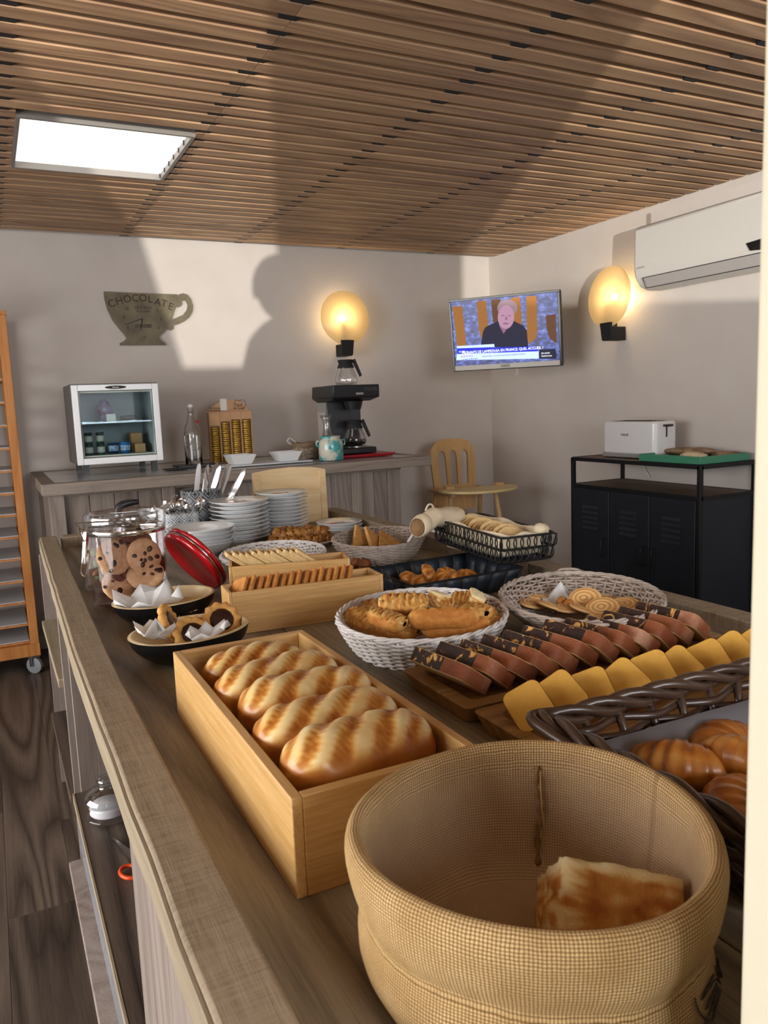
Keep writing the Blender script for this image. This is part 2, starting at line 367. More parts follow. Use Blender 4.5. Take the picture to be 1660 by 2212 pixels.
part('shelf', MB().box(0.078, 0.75, 1.15, 2.0, 0.28, 0.30), m_side, isl, bevel=0.002)
part('shelf', MB().box(0.112, 0.75, 2.36, 3.10, 0.28, 0.30), m_shelf, isl, bevel=0.002)
part('shelf', MB().box(0.112, 0.75, 2.36, 3.10, 0.63, 0.655), m_edge, isl, bevel=0.002, label='pale shelf board')
part('plinth', MB().box(0.16, 1.30, 0.33, 3.1, 0.0, 0.06), m_side, isl)
part('right_panel', MB().box(1.28, 1.30, 0.31, 3.12, 0.02, ZS-0.03), m_side, isl)
part('near_panel', MB().box(0.15, 1.28, 0.31, 0.33, 0.02, ZS-0.03), m_side, isl)

# ------------------------------------------------------------------ far bar counter
bar = thing('bar_counter', 'grey oak bar counter along the far wall with overhanging framed top', 'counter')
ZB = 1.08
part('top_slab', MB().box(0.27, 2.30, 4.11, 5.085, ZB-0.045, ZB-0.004), plain('grey_stone_top', '#c6c9ca', 0.16, c2='#b2b5b7', scale=6), bar, label='grey stone top inside the oak frame')
part('front_rim', MB().box(0.203, 2.335, 4.045, 4.115, ZB-0.055, ZB), m_greyx, bar, bevel=0.003)
part('side_rim', MB().box(0.203, 0.268, 4.115, 5.09, ZB-0.055, ZB), m_greyx, bar, bevel=0.003)
part('side_rim', MB().box(2.30, 2.335, 4.115, 5.09, ZB-0.055, ZB), m_greyx, bar, bevel=0.003)
part('back_rim', MB().box(0.268, 2.30, 5.085, 5.105, ZB-0.055, ZB), m_greyx, bar)
fy = 4.16
stiles = [(0.235, 0.305), (0.78, 0.845), (1.30, 1.36), (1.86, 1.915)]
for a, b_ in stiles: part('stile', MB().box(a, b_, fy-0.02, fy+0.02, 0, ZB-0.055), m_grey, bar, bevel=0.002)
part('rail', MB().box(0.305, 2.18, fy-0.016, fy+0.02, ZB-0.075, ZB-0.055), m_greyx, bar, bevel=0.002)
part('carcass', MB().box(0.235, 2.17, fy+0.06, 5.08, 0.0, ZB-0.056), m_grey, bar)
def planks(a, b_, yy, n):
    wd = (b_-a)/n
    for i in range(n): part('plank', MB().box(a+i*wd+0.001, a+(i+1)*wd-0.002, yy, yy+0.012, 0.02, ZB-0.056), m_grey, bar, bevel=0.0015)
planks(0.305, 0.78, fy+0.004, 4); planks(0.845, 1.30, fy+0.046, 4); planks(1.36, 1.86, fy+0.004, 4); planks(1.915, 2.18, fy-0.004, 3)
for i in range(6): part('plank', MB().box(2.17, 2.182, fy+0.02+i*0.15, fy+0.168+i*0.15, 0.02, ZB-0.056), m_grey, bar, bevel=0.0015)
# ------------------------------------------------------------------ more helpers
def shape2d(name, outers, holes, T, depth, mat, parent, bev=0.0):
    cu = bpy.data.curves.new('s', 'CURVE'); cu.dimensions = '2D'; cu.fill_mode = 'BOTH'; cu.extrude = depth/2; cu.bevel_depth = bev
    for pts in list(outers)+list(holes):
        s = cu.splines.new('POLY'); s.points.add(len(pts)-1); s.use_cyclic_u = True
        for p, q in zip(s.points, pts): p.co = (q[0], q[1], 0, 1)
    o = bpy.data.objects.new('s', cu); COL.objects.link(o); bpy.context.view_layer.update()
    me = bpy.data.meshes.new_from_object(o.evaluated_get(bpy.context.evaluated_depsgraph_get())); bpy.data.objects.remove(o)
    me.transform(T); return _link(name, me, mat, parent)
def rrect(x0, x1, y0, y1, r, n=5):
    out = []
    for cx, cy, a0 in ((x1-r, y1-r, 0), (x0+r, y1-r, 90), (x0+r, y0+r, 180), (x1-r, y0+r, 270)):
        for k in range(n+1):
            a = math.radians(a0+90*k/n); out.append((cx+r*math.cos(a), cy+r*math.sin(a)))
    return out
def smooth_path(pts, n=6, closed=False):
    pts = [Vector(p) for p in pts]; N = len(pts); out = []
    for i in range(N if closed else N-1):
        g = lambda k: pts[k % N] if closed else pts[max(0, min(N-1, k))]
        a, b, c, d = g(i-1), g(i), g(i+1), g(i+2)
        for k in range(n):
            t = k/n; out.append(0.5*((2*b)+(c-a)*t+(2*a-5*b+4*c-d)*t*t+(3*b-3*c+d-a)*t**3))
    if not closed: out.append(pts[-1])
    return out
m_dkplastic = plain('charcoal_plastic', '#1c1d1f', 0.4)
m_chrome = plain('chrome', '#d5d5d5', 0.12, 1.0)
m_steel = plain('brushed_steel', '#a9a9a8', 0.3, 1.0)
m_blackmetal = plain('black_metal', '#17181b', 0.45, 0.3)
m_glass = glass('clear_glass')
m_thin = thin('clear_pane', gloss=0.04)
m_whiteplastic = plain('white_plastic', '#e4e5e8', 0.3)
m_china = plain('white_china', '#e3e5e6', 0.12, spec=0.6, coat=0.3)
m_ink = plain('dark_ink', '#2b2320', 0.8)
m_whiteink = plain('white_ink', '#f0f0f0', 0.7)

# ------------------------------------------------------------------ clock shaped like a cup
k_ = 7.545; cy_ = 5.098
def cw(x, y): p = atY(210+x/k_, 610+y/k_, cy_); return (p.x, p.z)
clock = thing('wall_clock', 'rusty tin wall clock cut out as a teacup lettered CHOCOLATE', 'clock', (0.95, cy_, 1.97))
TC = Matrix.Translation((-0.95, 0, -1.97)) @ FRONT
outl = [(105, 148), (500, 168), (900, 182), (1300, 195), (1310, 212), (1345, 190), (1400, 178), (1470, 200), (1530, 270), (1565, 380), (1555, 480), (1500, 570), (1420, 635), (1330, 680), (1250, 703), (1248, 750), (1220, 780), (1180, 782), (1150, 762), (1135, 750), (1060, 830), (1005, 890), (1040, 945), (1100, 985), (1125, 1025), (370, 1028), (368, 990), (430, 960), (480, 910), (440, 850), (370, 770), (250, 620), (165, 440), (120, 280)]
hole = [(1375, 298), (1385, 340), (1370, 385), (1320, 408), (1285, 400), (1255, 480), (1222, 603), (1300, 572), (1400, 528), (1460, 450), (1475, 370), (1440, 300)]
shape2d('face', [[cw(*p) for p in outl]], [[cw(*p) for p in hole]], TC, 0.006, plain('aged_tin', '#7d735c', 0.6, 0.25, c2='#5f5848', scale=9), clock)
def on_clock(x, y, dz=-0.004): q = cw(x, y); return Matrix.Translation((-0.95+q[0], dz, q[1]-1.97))
mi = plain('brown_print', '#3a2c20', 0.8)
for ch, x, y, r in (('C', 235, 350, 22), ('H', 360, 308, 14), ('O', 490, 275, 7), ('C', 620, 262, 2), ('O', 745, 260, 0), ('L', 865, 280, -3), ('A', 985, 325, -14), ('T', 1090, 350, -17), ('E', 1195, 398, -20)):
    txt('letter', ch, 0.062, mi, clock, on_clock(x, y) @ Matrix.Rotation(-math.radians(r), 4, 'Y') @ FRONT)
for s_, x, y, z_ in (('10', 480, 435, .026), ('9', 435, 575, .026), ('8', 500, 740, .026), ('2', 975, 460, .026), ('3', 1040, 600, .026), ('4', 1000, 745, .026), ('6', 770, 890, .026), ('DELICIOUS', 745, 415, .021), ('FLAVOR', 745, 475, .021)):
    txt('numeral' if len(s_) < 3 else 'lettering', s_, z_, mi, clock, on_clock(x, y) @ FRONT)
part('worn_label', MB().box(-0.05, 0.05, 0, 0.0006, -0.011, 0.011), plain('faded_brown', '#4c433a', 0.8, c2='#5d5345', scale=60), clock).matrix_local = on_clock(750, 712)
def hand(a, b_, wd):
    A = Vector(cw(*a)); B = Vector(cw(*b_)); d = (B-A); q = Vector((-d.y, d.x)).normalized()*wd
    return MB().add([(p.x-0.95, -0.007+dy, p.y-1.97) for dy in (0, 0.001) for p in (A-q*0.6, A+q*0.6, B+q*0.3, B-q*0.3)], [(0, 1, 2, 3), (4, 5, 6, 7), (0, 1, 5, 4), (1, 2, 6, 5), (2, 3, 7, 6), (3, 0, 4, 7)])
part('hand', hand((735, 590), (450, 692), .004), m_black, clock, label='long minute hand'); part('hand', hand((735, 590), (705, 775), .005), m_black, clock, label='short hour hand')

# ------------------------------------------------------------------ wall sconces
m_disc = bpy.data.materials.new('frosted_amber_glass'); m_disc.use_nodes = True; nt = m_disc.node_tree; nt.nodes.remove(nt.nodes['Principled BSDF'])
tl = nt.nodes.new('ShaderNodeBsdfTranslucent'); tl.inputs[0].default_value = rgb('#f0e2c4'); tp = nt.nodes.new('ShaderNodeBsdfTransparent'); tp.inputs[0].default_value = (1, .9, .7, 1)
gl = nt.nodes.new('ShaderNodeBsdfPrincipled'); gl.inputs['Base Color'].default_value = rgb('#ead6ac'); gl.inputs['Roughness'].default_value = 0.2
a1 = nt.nodes.new('ShaderNodeMixShader'); a1.inputs[0].default_value = 0.45; L(nt, tl.outputs[0], a1.inputs[1]); L(nt, tp.outputs[0], a1.inputs[2])
a2 = nt.nodes.new('ShaderNodeMixShader'); a2.inputs[0].default_value = 0.35; L(nt, a1.outputs[0], a2.inputs[1]); L(nt, gl.outputs[0], a2.inputs[2]); L(nt, a2.outputs[0], nt.nodes['Material Output'].inputs[0])
m_bulb = glow('bulb_glow', '#fff0c0', 40)
def sconce(label, loc, rz):
    t = thing('wall_sconce', label, 'wall lamp', loc, rz, 'round glass wall sconces')      # local: wall at y=+0.11, disc at y=0
    R_ = 0.18
    d = part('glass_disc', MB().lathe([(0, -0.002), (R_-0.002, -0.002), (R_, 0), (R_-0.002, 0.002), (0, 0.002)], 64, T=TR((0, 0, 0), rx=PI/2-0.07), cap=False), m_disc, t, smooth=True)
    part('bracket', MB().prism([(-0.035, -0.02), (0.035, -0.02), (0.035, 0.10), (-0.035, 0.10)], -0.255, -0.175), m_black, t, bevel=0.002, label='black wall bracket')
    part('clip', MB().add([(-0.048, -0.03, -0.15), (0.048, -0.03, -0.15), (0.040, -0.02, -0.25), (-0.040, -0.02, -0.25), (-0.048, -0.018, -0.15), (0.048, -0.018, -0.15), (0.040, -0.008, -0.25), (-0.040, -0.008, -0.25)],
        [(0, 1, 2, 3), (4, 7, 6, 5), (0, 4, 5, 1), (1, 5, 6, 2), (2, 6, 7, 3), (3, 7, 4, 0)]), m_black, t, bevel=0.002, label='black metal clip holding the disc')
    part('bulb', MB().lathe([(0, -0.02), (0.014, -0.014), (0.018, 0), (0.014, 0.014), (0, 0.02)], 16, c=(0, 0.045, 0), cap=False), m_bulb, t, smooth=True)
    part('lamp_holder', MB().box(-0.012, 0.012, 0.035, 0.055, -0.18, -0.02), m_black, t)
    l = bpy.data.lights.new('sconce_lamp', 'POINT'); l.energy = 3.0; l.color = (1.0, 0.74, 0.42); l.shadow_soft_size = 0.02
    lo = bpy.data.objects.new('sconce_lamp', l); COL.objects.link(lo); lo.parent = t; lo.location = (0, 0.065, 0.0)
    return t
sconce('lit round glass sconce above the coffee machine', (2.243, 5.0, 1.985), 0)
sconce('lit round glass sconce between television and air conditioner', (3.39, 3.70, 1.975), -PI/2)

# ------------------------------------------------------------------ television
tv = thing('television', 'small flat television tilted in the corner showing a news broadcast', 'television', (2.965, 4.17, 1.812), (math.radians(8), 0, math.radians(-51.8)))
W_, H_ = 0.356, 0.228
part('casing', MB().box(-W_, W_, 0.0, 0.045, -H_, H_), m_dkplastic, tv, bevel=0.006)
part('bezel', MB().box(-W_, W_, -0.008, 0, H_-0.014, H_).box(-W_, -W_+0.014, -0.008, 0, -H_, H_-0.014).box(W_-0.014, W_, -0.008, 0, -H_, H_-0.014).box(-W_+0.014, W_-0.014, -0.008, 0, -H_, -H_+0.006), plain('gloss_black', '#0b0b0c', 0.15), tv, bevel=0.002)
part('lower_strip', MB().box(-W_+0.014, W_-0.014, -0.009, 0, -H_+0.006, -H_+0.036), plain('grey_strip', '#8f8a82', 0.35, 0.4), tv)
part('badge', MB().box(-0.035, 0.025, -0.011, -0.009, -H_+0.008, -H_+0.034), plain('light_badge', '#a8a49b', 0.4), tv)
txt('badge_lettering', 'SAMSUNG', 0.013, m_ink, tv, Matrix.Translation((-0.005, -0.0113, -H_+0.021)) @ FRONT)
SX, SZ0, SZ1 = W_-0.014, -H_+0.036, H_-0.014
mscr = bpy.data.materials.new('screen_backdrop'); mscr.use_nodes = True; nt = mscr.node_tree; b = nt.nodes['Principled BSDF']
c_ = ramp(nt, nz(nt, coords(nt, (14, 1, 26), False), 1.6, 5, 0.65), [(0.36, rgb('#14163c')), (0.5, rgb('#2c3c8c')), (0.62, rgb('#5f74c4')), (0.75, rgb('#8f9cd8'))])
b.inputs['Base Color'].default_value = (0, 0, 0, 1); b.inputs['Roughness'].default_value = 0.3; L(nt, c_, b.inputs['Emission Color']); b.inputs['Emission Strength'].default_value = 0.8
scr = part('screen', MB().box(-SX, SX, -0.002, 0, SZ0, SZ1), mscr, tv, label='lit screen')
def sg(x, y):                                                         # crop pixels of the screen -> panel coordinates
    u = (x-135-(y-235)*0.085)/1360.0; v = (y-(240-u*140))/(860.0)
    return (-SX+u*2*SX+0.004, SZ1-v*(SZ1-SZ0)*0.985)
dep = [0.0023]
def flat(name, pts, m, closed=True):
    dep[0] += 0.00025
    mb = MB(); n = len(pts); d = -dep[0]
    P = [sg(*p) for p in pts]; cx = sum(p[0] for p in P)/n; cz = sum(p[1] for p in P)/n
    P = [(max(-SX, min(SX, a)), max(SZ0, min(SZ1, c))) for a, c in P]
    mb.add([(p[0], d, p[1]) for p in P], [tuple(range(n))]); return part(name, mb, m, scr)
g_or = glow('screen_orange', '#8a5a22', 0.6); g_dor = glow('screen_dark_orange', '#55351c', 0.6); g_nv = glow('screen_navy', '#12122c', 0.6); g_fc = glow('screen_face', '#a07a92', 0.6); g_hr = glow('screen_hair', '#857078', 0.55)
g_bl = glow('screen_blue', '#1420b0', 0.9); g_wh = glow('screen_white', '#a9bcf0', 0.95); g_tx = glow('screen_text', '#f2f4ff', 1.0); g_rd = glow('screen_red', '#a02858', 0.8); g_dk = glow('screen_dark', '#101028', 0.6); g_mt = glow('screen_shade', '#7c5474', 0.6)
flat('column', [(150, 300), (280, 290), (345, 830), (225, 850)], g_or)
flat('column', [(470, 225), (590, 215), (625, 520), (600, 760), (545, 720), (510, 620)], g_or)
flat('column', [(655, 205), (775, 195), (790, 500), (690, 500)], g_dor)
flat('column', [(905, 180), (1020, 165), (1060, 520), (960, 500)], g_or)
flat('column', [(1100, 160), (1225, 150), (1255, 600), (1240, 700), (1160, 780), (1130, 700)], g_or)
flat('column', [(1350, 400), (1470, 380), (1495, 760), (1410, 700), (1365, 560)], g_dor)
def ell(cx, cy, rx, ry, n=20, a0=0, a1=2*PI): return [(cx+rx*math.cos(a0+(a1-a0)*i/n), cy+ry*math.sin(a0+(a1-a0)*i/n)) for i in range(n)]
flat('jacket', [(540, 830), (560, 640), (590, 570), (740, 490), (800, 470), (900, 470), (960, 480), (1080, 540), (1125, 610), (1150, 830)], g_nv)
flat('collar', [(770, 540), (830, 650), (900, 540), (880, 480), (800, 480)], g_mt)
flat('hair', ell(868, 310, 128, 112), g_hr)
flat('face', ell(855, 430, 105, 155), g_fc)
for ex in (815, 900): flat('eye', ell(ex, 410, 22, 8, 10), g_mt)
flat('nose', [(850, 420), (868, 420), (876, 465), (844, 465)], g_mt); flat('mouth', ell(855, 515, 40, 13, 12), g_mt)
flat('banner', [(220, 835), (715, 790), (718, 830), (220, 865)], g_wh)
flat('banner', [(225, 865), (1265, 805), (1275, 870), (230, 940)], g_bl)
flat('banner', [(222, 945), (1282, 868), (1290, 965), (215, 1030)], g_wh)
flat('panel', [(1290, 845), (1490, 830), (1505, 960), (1295, 965)], g_dk)
def st(body, x, y, size, m, al='CENTER', sx=1.0):
    p = sg(x, y); return txt('screen_lettering', body, size, m, scr, Matrix.Translation((p[0], -dep[0]-0.0012, p[1])) @ FRONT, 0.0002, al, sx)
st('MIGRANTS DE LAMPEDUSA EN FRANCE: QUEL ACCUEIL ?', 815, 872, 0.0235, g_tx, sx=0.88); st('LE LIVE', 290, 908, 0.013, g_tx)
st('ALERTE INFO :', 365, 968, 0.014, g_rd); st('Pas-de-Calais : un nouveau groupe de migrants secouru', 840, 935, 0.0125, g_bl); st('au large de Boulogne', 400, 1005, 0.0125, g_bl)
st('EN LIGNE', 1370, 890, 0.012, g_tx); st('Mediterranee', 1385, 925, 0.012, g_tx)
part('wall_arm', MB().tube([(0, 0.045, 0), (0.0, 0.30, 0.0), (0.10, 0.585, -0.06)], 0.014, 8).box(-0.08, 0.08, 0.045, 0.06, -0.08, 0.08), m_blackmetal, tv)
part('cable', MB().tube(smooth_path([(0.05, 0.03, -H_), (0.06, 0.05, -H_-0.03), (0.03, 0.09, -H_-0.05), (0.02, 0.16, -H_-0.03), (0.05, 0.2, -0.1)]), 0.0025, 5), m_whiteplastic, tv, label='thin pale cable')

# ------------------------------------------------------------------ air conditioner
ac = thing('air_conditioner', 'white wall air conditioner high on the right-hand wall', 'air conditioner', (3.5, 2.97, 1.97))
pr = [(0, 0.34), (-0.17, 0.34), (-0.2, 0.325), (-0.205, 0.12), (-0.195, 0.06), (-0.16, 0.015), (-0.11, 0.0), (0, 0.0)]
TA = Matrix(((1, 0, 0, 0), (0, 0, 1, 0), (0, 1, 0, 0), (0, 0, 0, 1)))
part('body', MB().prism(pr, -0.43, 0.43, T=TA), plain('ac_white', '#cdc9c2', 0.4), ac, bevel=0.01)
def on_ac(t): return (-0.195-0.0015+(0.035)*t, 0.06-0.045*t) if t <= 1 else (-0.16+0.05*(t-1), 0.015-0.015*(t-1))
part('louvre_flap', MB().add([(-0.201, -0.40, 0.055), (-0.201, 0.36, 0.055), (-0.153, 0.38, 0.008), (-0.153, -0.40, 0.008), (-0.198, -0.40, 0.055), (-0.198, 0.36, 0.055), (-0.15, 0.38, 0.011), (-0.15, -0.40, 0.011)],
     [(0, 1, 2, 3), (4, 7, 6, 5), (0, 4, 5, 1), (1, 5, 6, 2), (2, 6, 7, 3), (3, 7, 4, 0)]), plain('flap_grey', '#b5afab', 0.35), ac)
part('flap_gap', MB().tube([(-0.2025, -0.40, 0.056), (-0.2025, 0.365, 0.056), (-0.154, 0.385, 0.006), (-0.154, -0.40, 0.006)], 0.0022, 5, closed=True), m_black, ac)
part('display', MB().add([(-0.208, -0.42, 0.12), (-0.208, -0.30, 0.112), (-0.203, -0.32, 0.075), (-0.203, -0.42, 0.065), (-0.2, -0.42, 0.12), (-0.2, -0.30, 0.112), (-0.195, -0.32, 0.075), (-0.195, -0.42, 0.065)],
     [(0, 1, 2, 3), (4, 7, 6, 5), (0, 4, 5, 1), (1, 5, 6, 2), (2, 6, 7, 3), (3, 7, 4, 0)]), plain('display_black', '#141414', 0.1), ac, label='dark display window')
txt('maker_lettering', 'DAIKIN', 0.018, plain('grey_print', '#77736d', 0.6), ac, Matrix.Translation((-0.2045, 0.38, 0.115)) @ Matrix.Rotation(-PI/2, 4, 'Z') @ FRONT)
struct('trim_1', MB().box(3.462, 3.5, YN, 3.44, 2.345, 2.405), m_wall)
for q_, (a_, z_) in enumerate(((2.98, 1.93), (2.62, 1.93))):
    pass

# ------------------------------------------------------------------ metal locker sideboard with toaster and tray
lk = thing('locker_sideboard', 'black metal sideboard with three louvred doors and two open wooden shelves', 'cabinet', (3.30, 3.22, 0))
lx, ly = 0.195, 0.47
mt_navy = plain('blue_black_metal', '#171c26', 0.5, 0.15, c2='#20262f', scale=4)
mw = wood('brown_shelf_board', '#4c3b2e', '#6a5544', '#80695a', 'Y', 7, 0.6, 0.2, 0.5)
for sx_ in (-1, 1):
    for sy_ in (-1, 1): part('post', MB().box(sx_*lx-0.011, sx_*lx+0.011, sy_*ly-0.011, sy_*ly+0.011, 0, 1.035), m_blackmetal, lk, bevel=0.001)
part('top_frame', MB().box(-lx-0.011, -lx+0.011, -ly, ly, 1.018, 1.04).box(lx-0.011, lx+0.011, -ly, ly, 1.018, 1.04).box(-lx, lx, -ly-0.011, -ly+0.011, 1.018, 1.04).box(-lx, lx, ly-0.011, ly+0.011, 1.018, 1.04), m_blackmetal, lk)
part('top_shelf', MB().box(-lx+0.011, lx-0.011, -ly+0.011, ly-0.011, 1.022, 1.038), mw, lk)
part('lower_frame', MB().box(-lx-0.008, -lx+0.011, -ly, ly, 0.862, 0.882).box(lx-0.011, lx+0.011, -ly, ly, 0.862, 0.882).box(-lx, lx, -ly-0.011, -ly+0.011, 0.862, 0.882).box(-lx, lx, ly-0.011, ly+0.011, 0.862, 0.882), m_blackmetal, lk)
part('lower_shelf', MB().box(-lx+0.011, lx-0.011, -ly+0.011, ly-0.011, 0.865, 0.88), mw, lk)
part('carcass', MB().box(-lx, lx, -ly, ly, 0.10, 0.862), mt_navy, lk)
for i in range(3):
    y1 = ly-0.012-i*0.3055; y0 = y1-0.30
    d = part('door', MB().box(-lx-0.012, -lx-0.001, y0, y1, 0.11, 0.858), mt_navy, lk, bevel=0.002)
    for k in range(5): part('louvre', MB().prism([(-0.022, -0.008), (-0.0115, 0.008), (-0.0115, -0.008)], y0+0.085, y1-0.085, T=Matrix.Translation((-lx, 0, 0.755-k*0.03)) @ Matrix(((1, 0, 0, 0), (0, 0, 1, 0), (0, 1, 0, 0), (0, 0, 0, 1)))), mt_navy, d)
    hy = y0+0.035 if i != 2 else y1-0.035
    part('handle', MB().tube(smooth_path([(-lx-0.012, hy, 0.58), (-lx-0.035, hy, 0.57), (-lx-0.035, hy, 0.49), (-lx-0.012, hy, 0.48)], 4), 0.005, 6), m_blackmetal, d)
ts = thing('toaster', 'white long-slot toaster at the far end of the sideboard', 'toaster', (3.29, 3.35, 1.04))
part('body', MB().prism(rrect(-0.085, 0.085, -0.205, 0.205, 0.03), 0.022, 0.205), plain('toaster_white', '#dcdadb', 0.22, coat=0.3), ts, bevel=0.012)
part('base', MB().prism(rrect(-0.092, 0.092, -0.212, 0.212, 0.03), 0.004, 0.026), plain('toaster_grey', '#8d8a86', 0.5), ts, bevel=0.004)
part('slot', MB().box(-0.05, -0.02, -0.15, 0.15, 0.2055, 0.207), m_black, ts); part('slot', MB().box(0.02, 0.05, -0.15, 0.15, 0.2055, 0.207), m_black, ts)
part('lever', MB().box(-0.028, 0.028, -0.228, -0.205, 0.176, 0.188), m_dkplastic, ts, bevel=0.003); part('lever_track', MB().box(-0.005, 0.005, -0.2065, -0.204, 0.12, 0.18), m_dkplastic, ts)
txt('maker_lettering', 'PHILIPS', 0.019, m_ink, ts, Matrix.Translation((-0.0858, 0.02, 0.13)) @ Matrix.Rotation(-PI/2, 4, 'Z') @ FRONT)
part('power_cord', MB().tube([(p.x-3.29, p.y-3.35, p.z-1.04) for p in smooth_path([(3.36, 3.52, 1.05), (3.48, 3.53, 1.06), (3.49, 3.53, 1.0), (3.49, 3.50, 0.95), (3.49, 3.46, 0.9)])], 0.003, 5), m_whiteplastic, ts)
gt = thing('serving_tray', 'green serving tray at the near end of the sideboard', 'tray', (3.28, 2.955, 1.041))
m_green = plain('green_plastic', '#3e8467', 0.4)
for nm, a in (('tray_floor', (-0.17, 0.17, -0.20, 0.20, 0, 0.004)),): part(nm, MB().box(*a), m_green, gt)
part('tray_rim', MB().box(-0.175, -0.168, -0.205, 0.205, 0.0, 0.038).box(0.168, 0.175, -0.205, 0.205, 0.0, 0.038).box(-0.168, 0.168, -0.205, -0.198, 0.0, 0.038).box(-0.168, 0.168, 0.198, 0.205, 0.0, 0.038), m_green, gt, bevel=0.002)
def lumpy(n1, n2, rx, ry, rz, amp, sc, seed, T=None, flat_=0.0):
    def fn(i, j):
        th = PI*i/(n1-1); ph = 2*PI*j/n2
        d = Vector((math.sin(th)*math.cos(ph), math.sin(th)*math.sin(ph), math.cos(th)))
        k = 1+amp*noise.noise(d*sc+Vector((seed, seed*2, 0)))
        z = d.z*rz*k
        if flat_ and z < 0: z *= flat_
        return Vector((d.x*rx*k, d.y*ry*k, z)), noise.noise(d*sc*1.7+Vector((0, seed, 3)))*0.5+0.5
    return MB().grid(fn, n1, n2, wrapv=True, T=T)
def bread_mat(name, dark, mid, light, rough=0.55, sc=25, b_=0.35):
    m, nt, b = base(name, rough, 0, 0.35); v = coords(nt); n = nz(nt, v, sc, 4, 0.6); n2 = nz(nt, v, sc*8, 3, 0.6)
    k = math_(nt, 'ADD', math_(nt, 'MULTIPLY', n, 0.6), math_(nt, 'MULTIPLY', n2, 0.4))
    L(nt, ramp(nt, k, [(0.32, rgb(dark)), (0.5, rgb(mid)), (0.68, rgb(light))]), b.inputs['Base Color']); bump(nt, b, n2, b_, 0.0015)
    b.inputs['Subsurface Weight'].default_value = 0.05; b.inputs['Subsurface Radius'].default_value = (0.01, 0.006, 0.003); return m
m_loafbrown = bread_mat('brown_loaf', '#5c4634', '#84684f', '#a58a6e')
m_loafpale = bread_mat('pale_loaf', '#b59a76', '#d2bc99', '#ded1b8')
tag(part('bread_loaf', lumpy(14, 20, 0.055, 0.15, 0.022, 0.25, 3, 3, T=TR((3.33, 3.02, 1.083), rz=0.25)), m_loafbrown, smooth=True), 'long flat brown loaf at the back of the green tray', 'bread')
tag(part('bread_loaf', lumpy(14, 20, 0.05, 0.10, 0.022, 0.25, 3, 8, T=TR((3.20, 2.88, 1.072), rz=-0.3)), m_loafpale, smooth=True), 'pale flat loaf at the front of the green tray', 'bread')
tag(part('bread_loaf', lumpy(14, 20, 0.05, 0.075, 0.02, 0.25, 3, 5, T=TR((3.38, 2.83, 1.069), rz=0.5)), m_loafbrown, smooth=True), 'short brown loaf in the near wall-side corner of the green tray', 'bread')
tg = thing('serving_tongs', 'small steel tongs lying in the green tray', 'tongs', (3.17, 3.03, 1.050), (0, 0, 0.1))
for s_ in (-1, 1): part('arm', MB().tube(smooth_path([(0, 0.07, 0), (s_*0.014, 0.03, 0.006), (s_*0.012, -0.05, 0.004), (s_*0.004, -0.08, 0.0)]), 0.004, 6), m_steel, tg, smooth=True)

# ------------------------------------------------------------------ wooden high chair
hc = thing('high_chair', 'light wooden high chair with arched slotted back and rounded tray', 'chair', (2.89, 4.58, 0), (0, 0, math.radians(-6)))
m_beech = wood('beech', '#a27a4b', '#bb9360', '#cba876', 'Z', 7, 0.45, 0.1, 0.35, vary=0.06)
bo = [(-0.15, 0.62), (-0.172, 0.98), (-0.165, 1.05), (-0.125, 1.10), (-0.06, 1.122), (0.06, 1.122), (0.125, 1.10), (0.165, 1.05), (0.172, 0.98), (0.15, 0.62)]
def slot(cx, w0, w1): return [(cx*0.9-w0, 0.80), (cx*0.9+w0, 0.80), (cx+w1, 1.0), (cx+w1*0.7, 1.028), (cx, 1.04), (cx-w1*0.7, 1.028), (cx-w1, 1.0)]
shape2d('backrest', [bo], [slot(-0.087, 0.026, 0.027), slot(0, 0.026, 0.027), slot(0.087, 0.026, 0.027)], TR((0, 0.06, 0.02), rx=-0.10) @ FRONT, 0.02, m_beech, hc)
part('seat', MB().prism(rrect(-0.17, 0.17, -0.17, 0.17, 0.03), 0.575, 0.597), m_beech, hc, bevel=0.004)
for s_ in (-1, 1):
    part('leg', MB().tube([(s_*0.17, -0.15, 0.77), (s_*0.235, -0.26, 0.0)], [0.017, 0.019], 8), m_beech, hc)
    part('leg', MB().tube([(s_*0.17, 0.08, 0.78), (s_*0.235, 0.26, 0.0)], [0.017, 0.019], 8), m_beech, hc)
    part('armrest', MB().prism(rrect(-0.02, 0.02, -0.24, 0.15, 0.018), 0.772, 0.797, T=TR((s_*0.185, 0, 0))), m_beech, hc, bevel=0.004)
    part('side_rail', MB().tube([(s_*0.20, -0.205, 0.40), (s_*0.20, 0.17, 0.40)], 0.012, 8), m_beech, hc)
part('footrest', MB().prism(rrect(-0.21, 0.21, -0.30, -0.18, 0.02), 0.33, 0.35), m_beech, hc, bevel=0.003)
tray = [(0.28*math.cos(a), -0.20+0.24*math.sin(a)*(1 if math.sin(a) < 0 else 0.25)) for a in [2*PI*i/36 for i in range(36)]]
part('tray', MB().prism(tray, 0.805, 0.823), wood('pale_beech', '#b59f70', '#c6b07e', '#d2bf90', 'X', 7, 0.4, 0.1, 0.3), hc, bevel=0.005, label='rounded tray')
part('tray_latch', MB().box(-0.215, -0.155, -0.19, -0.13, 0.795, 0.84).box(0.155, 0.215, -0.19, -0.13, 0.795, 0.84), m_beech, hc, bevel=0.006)

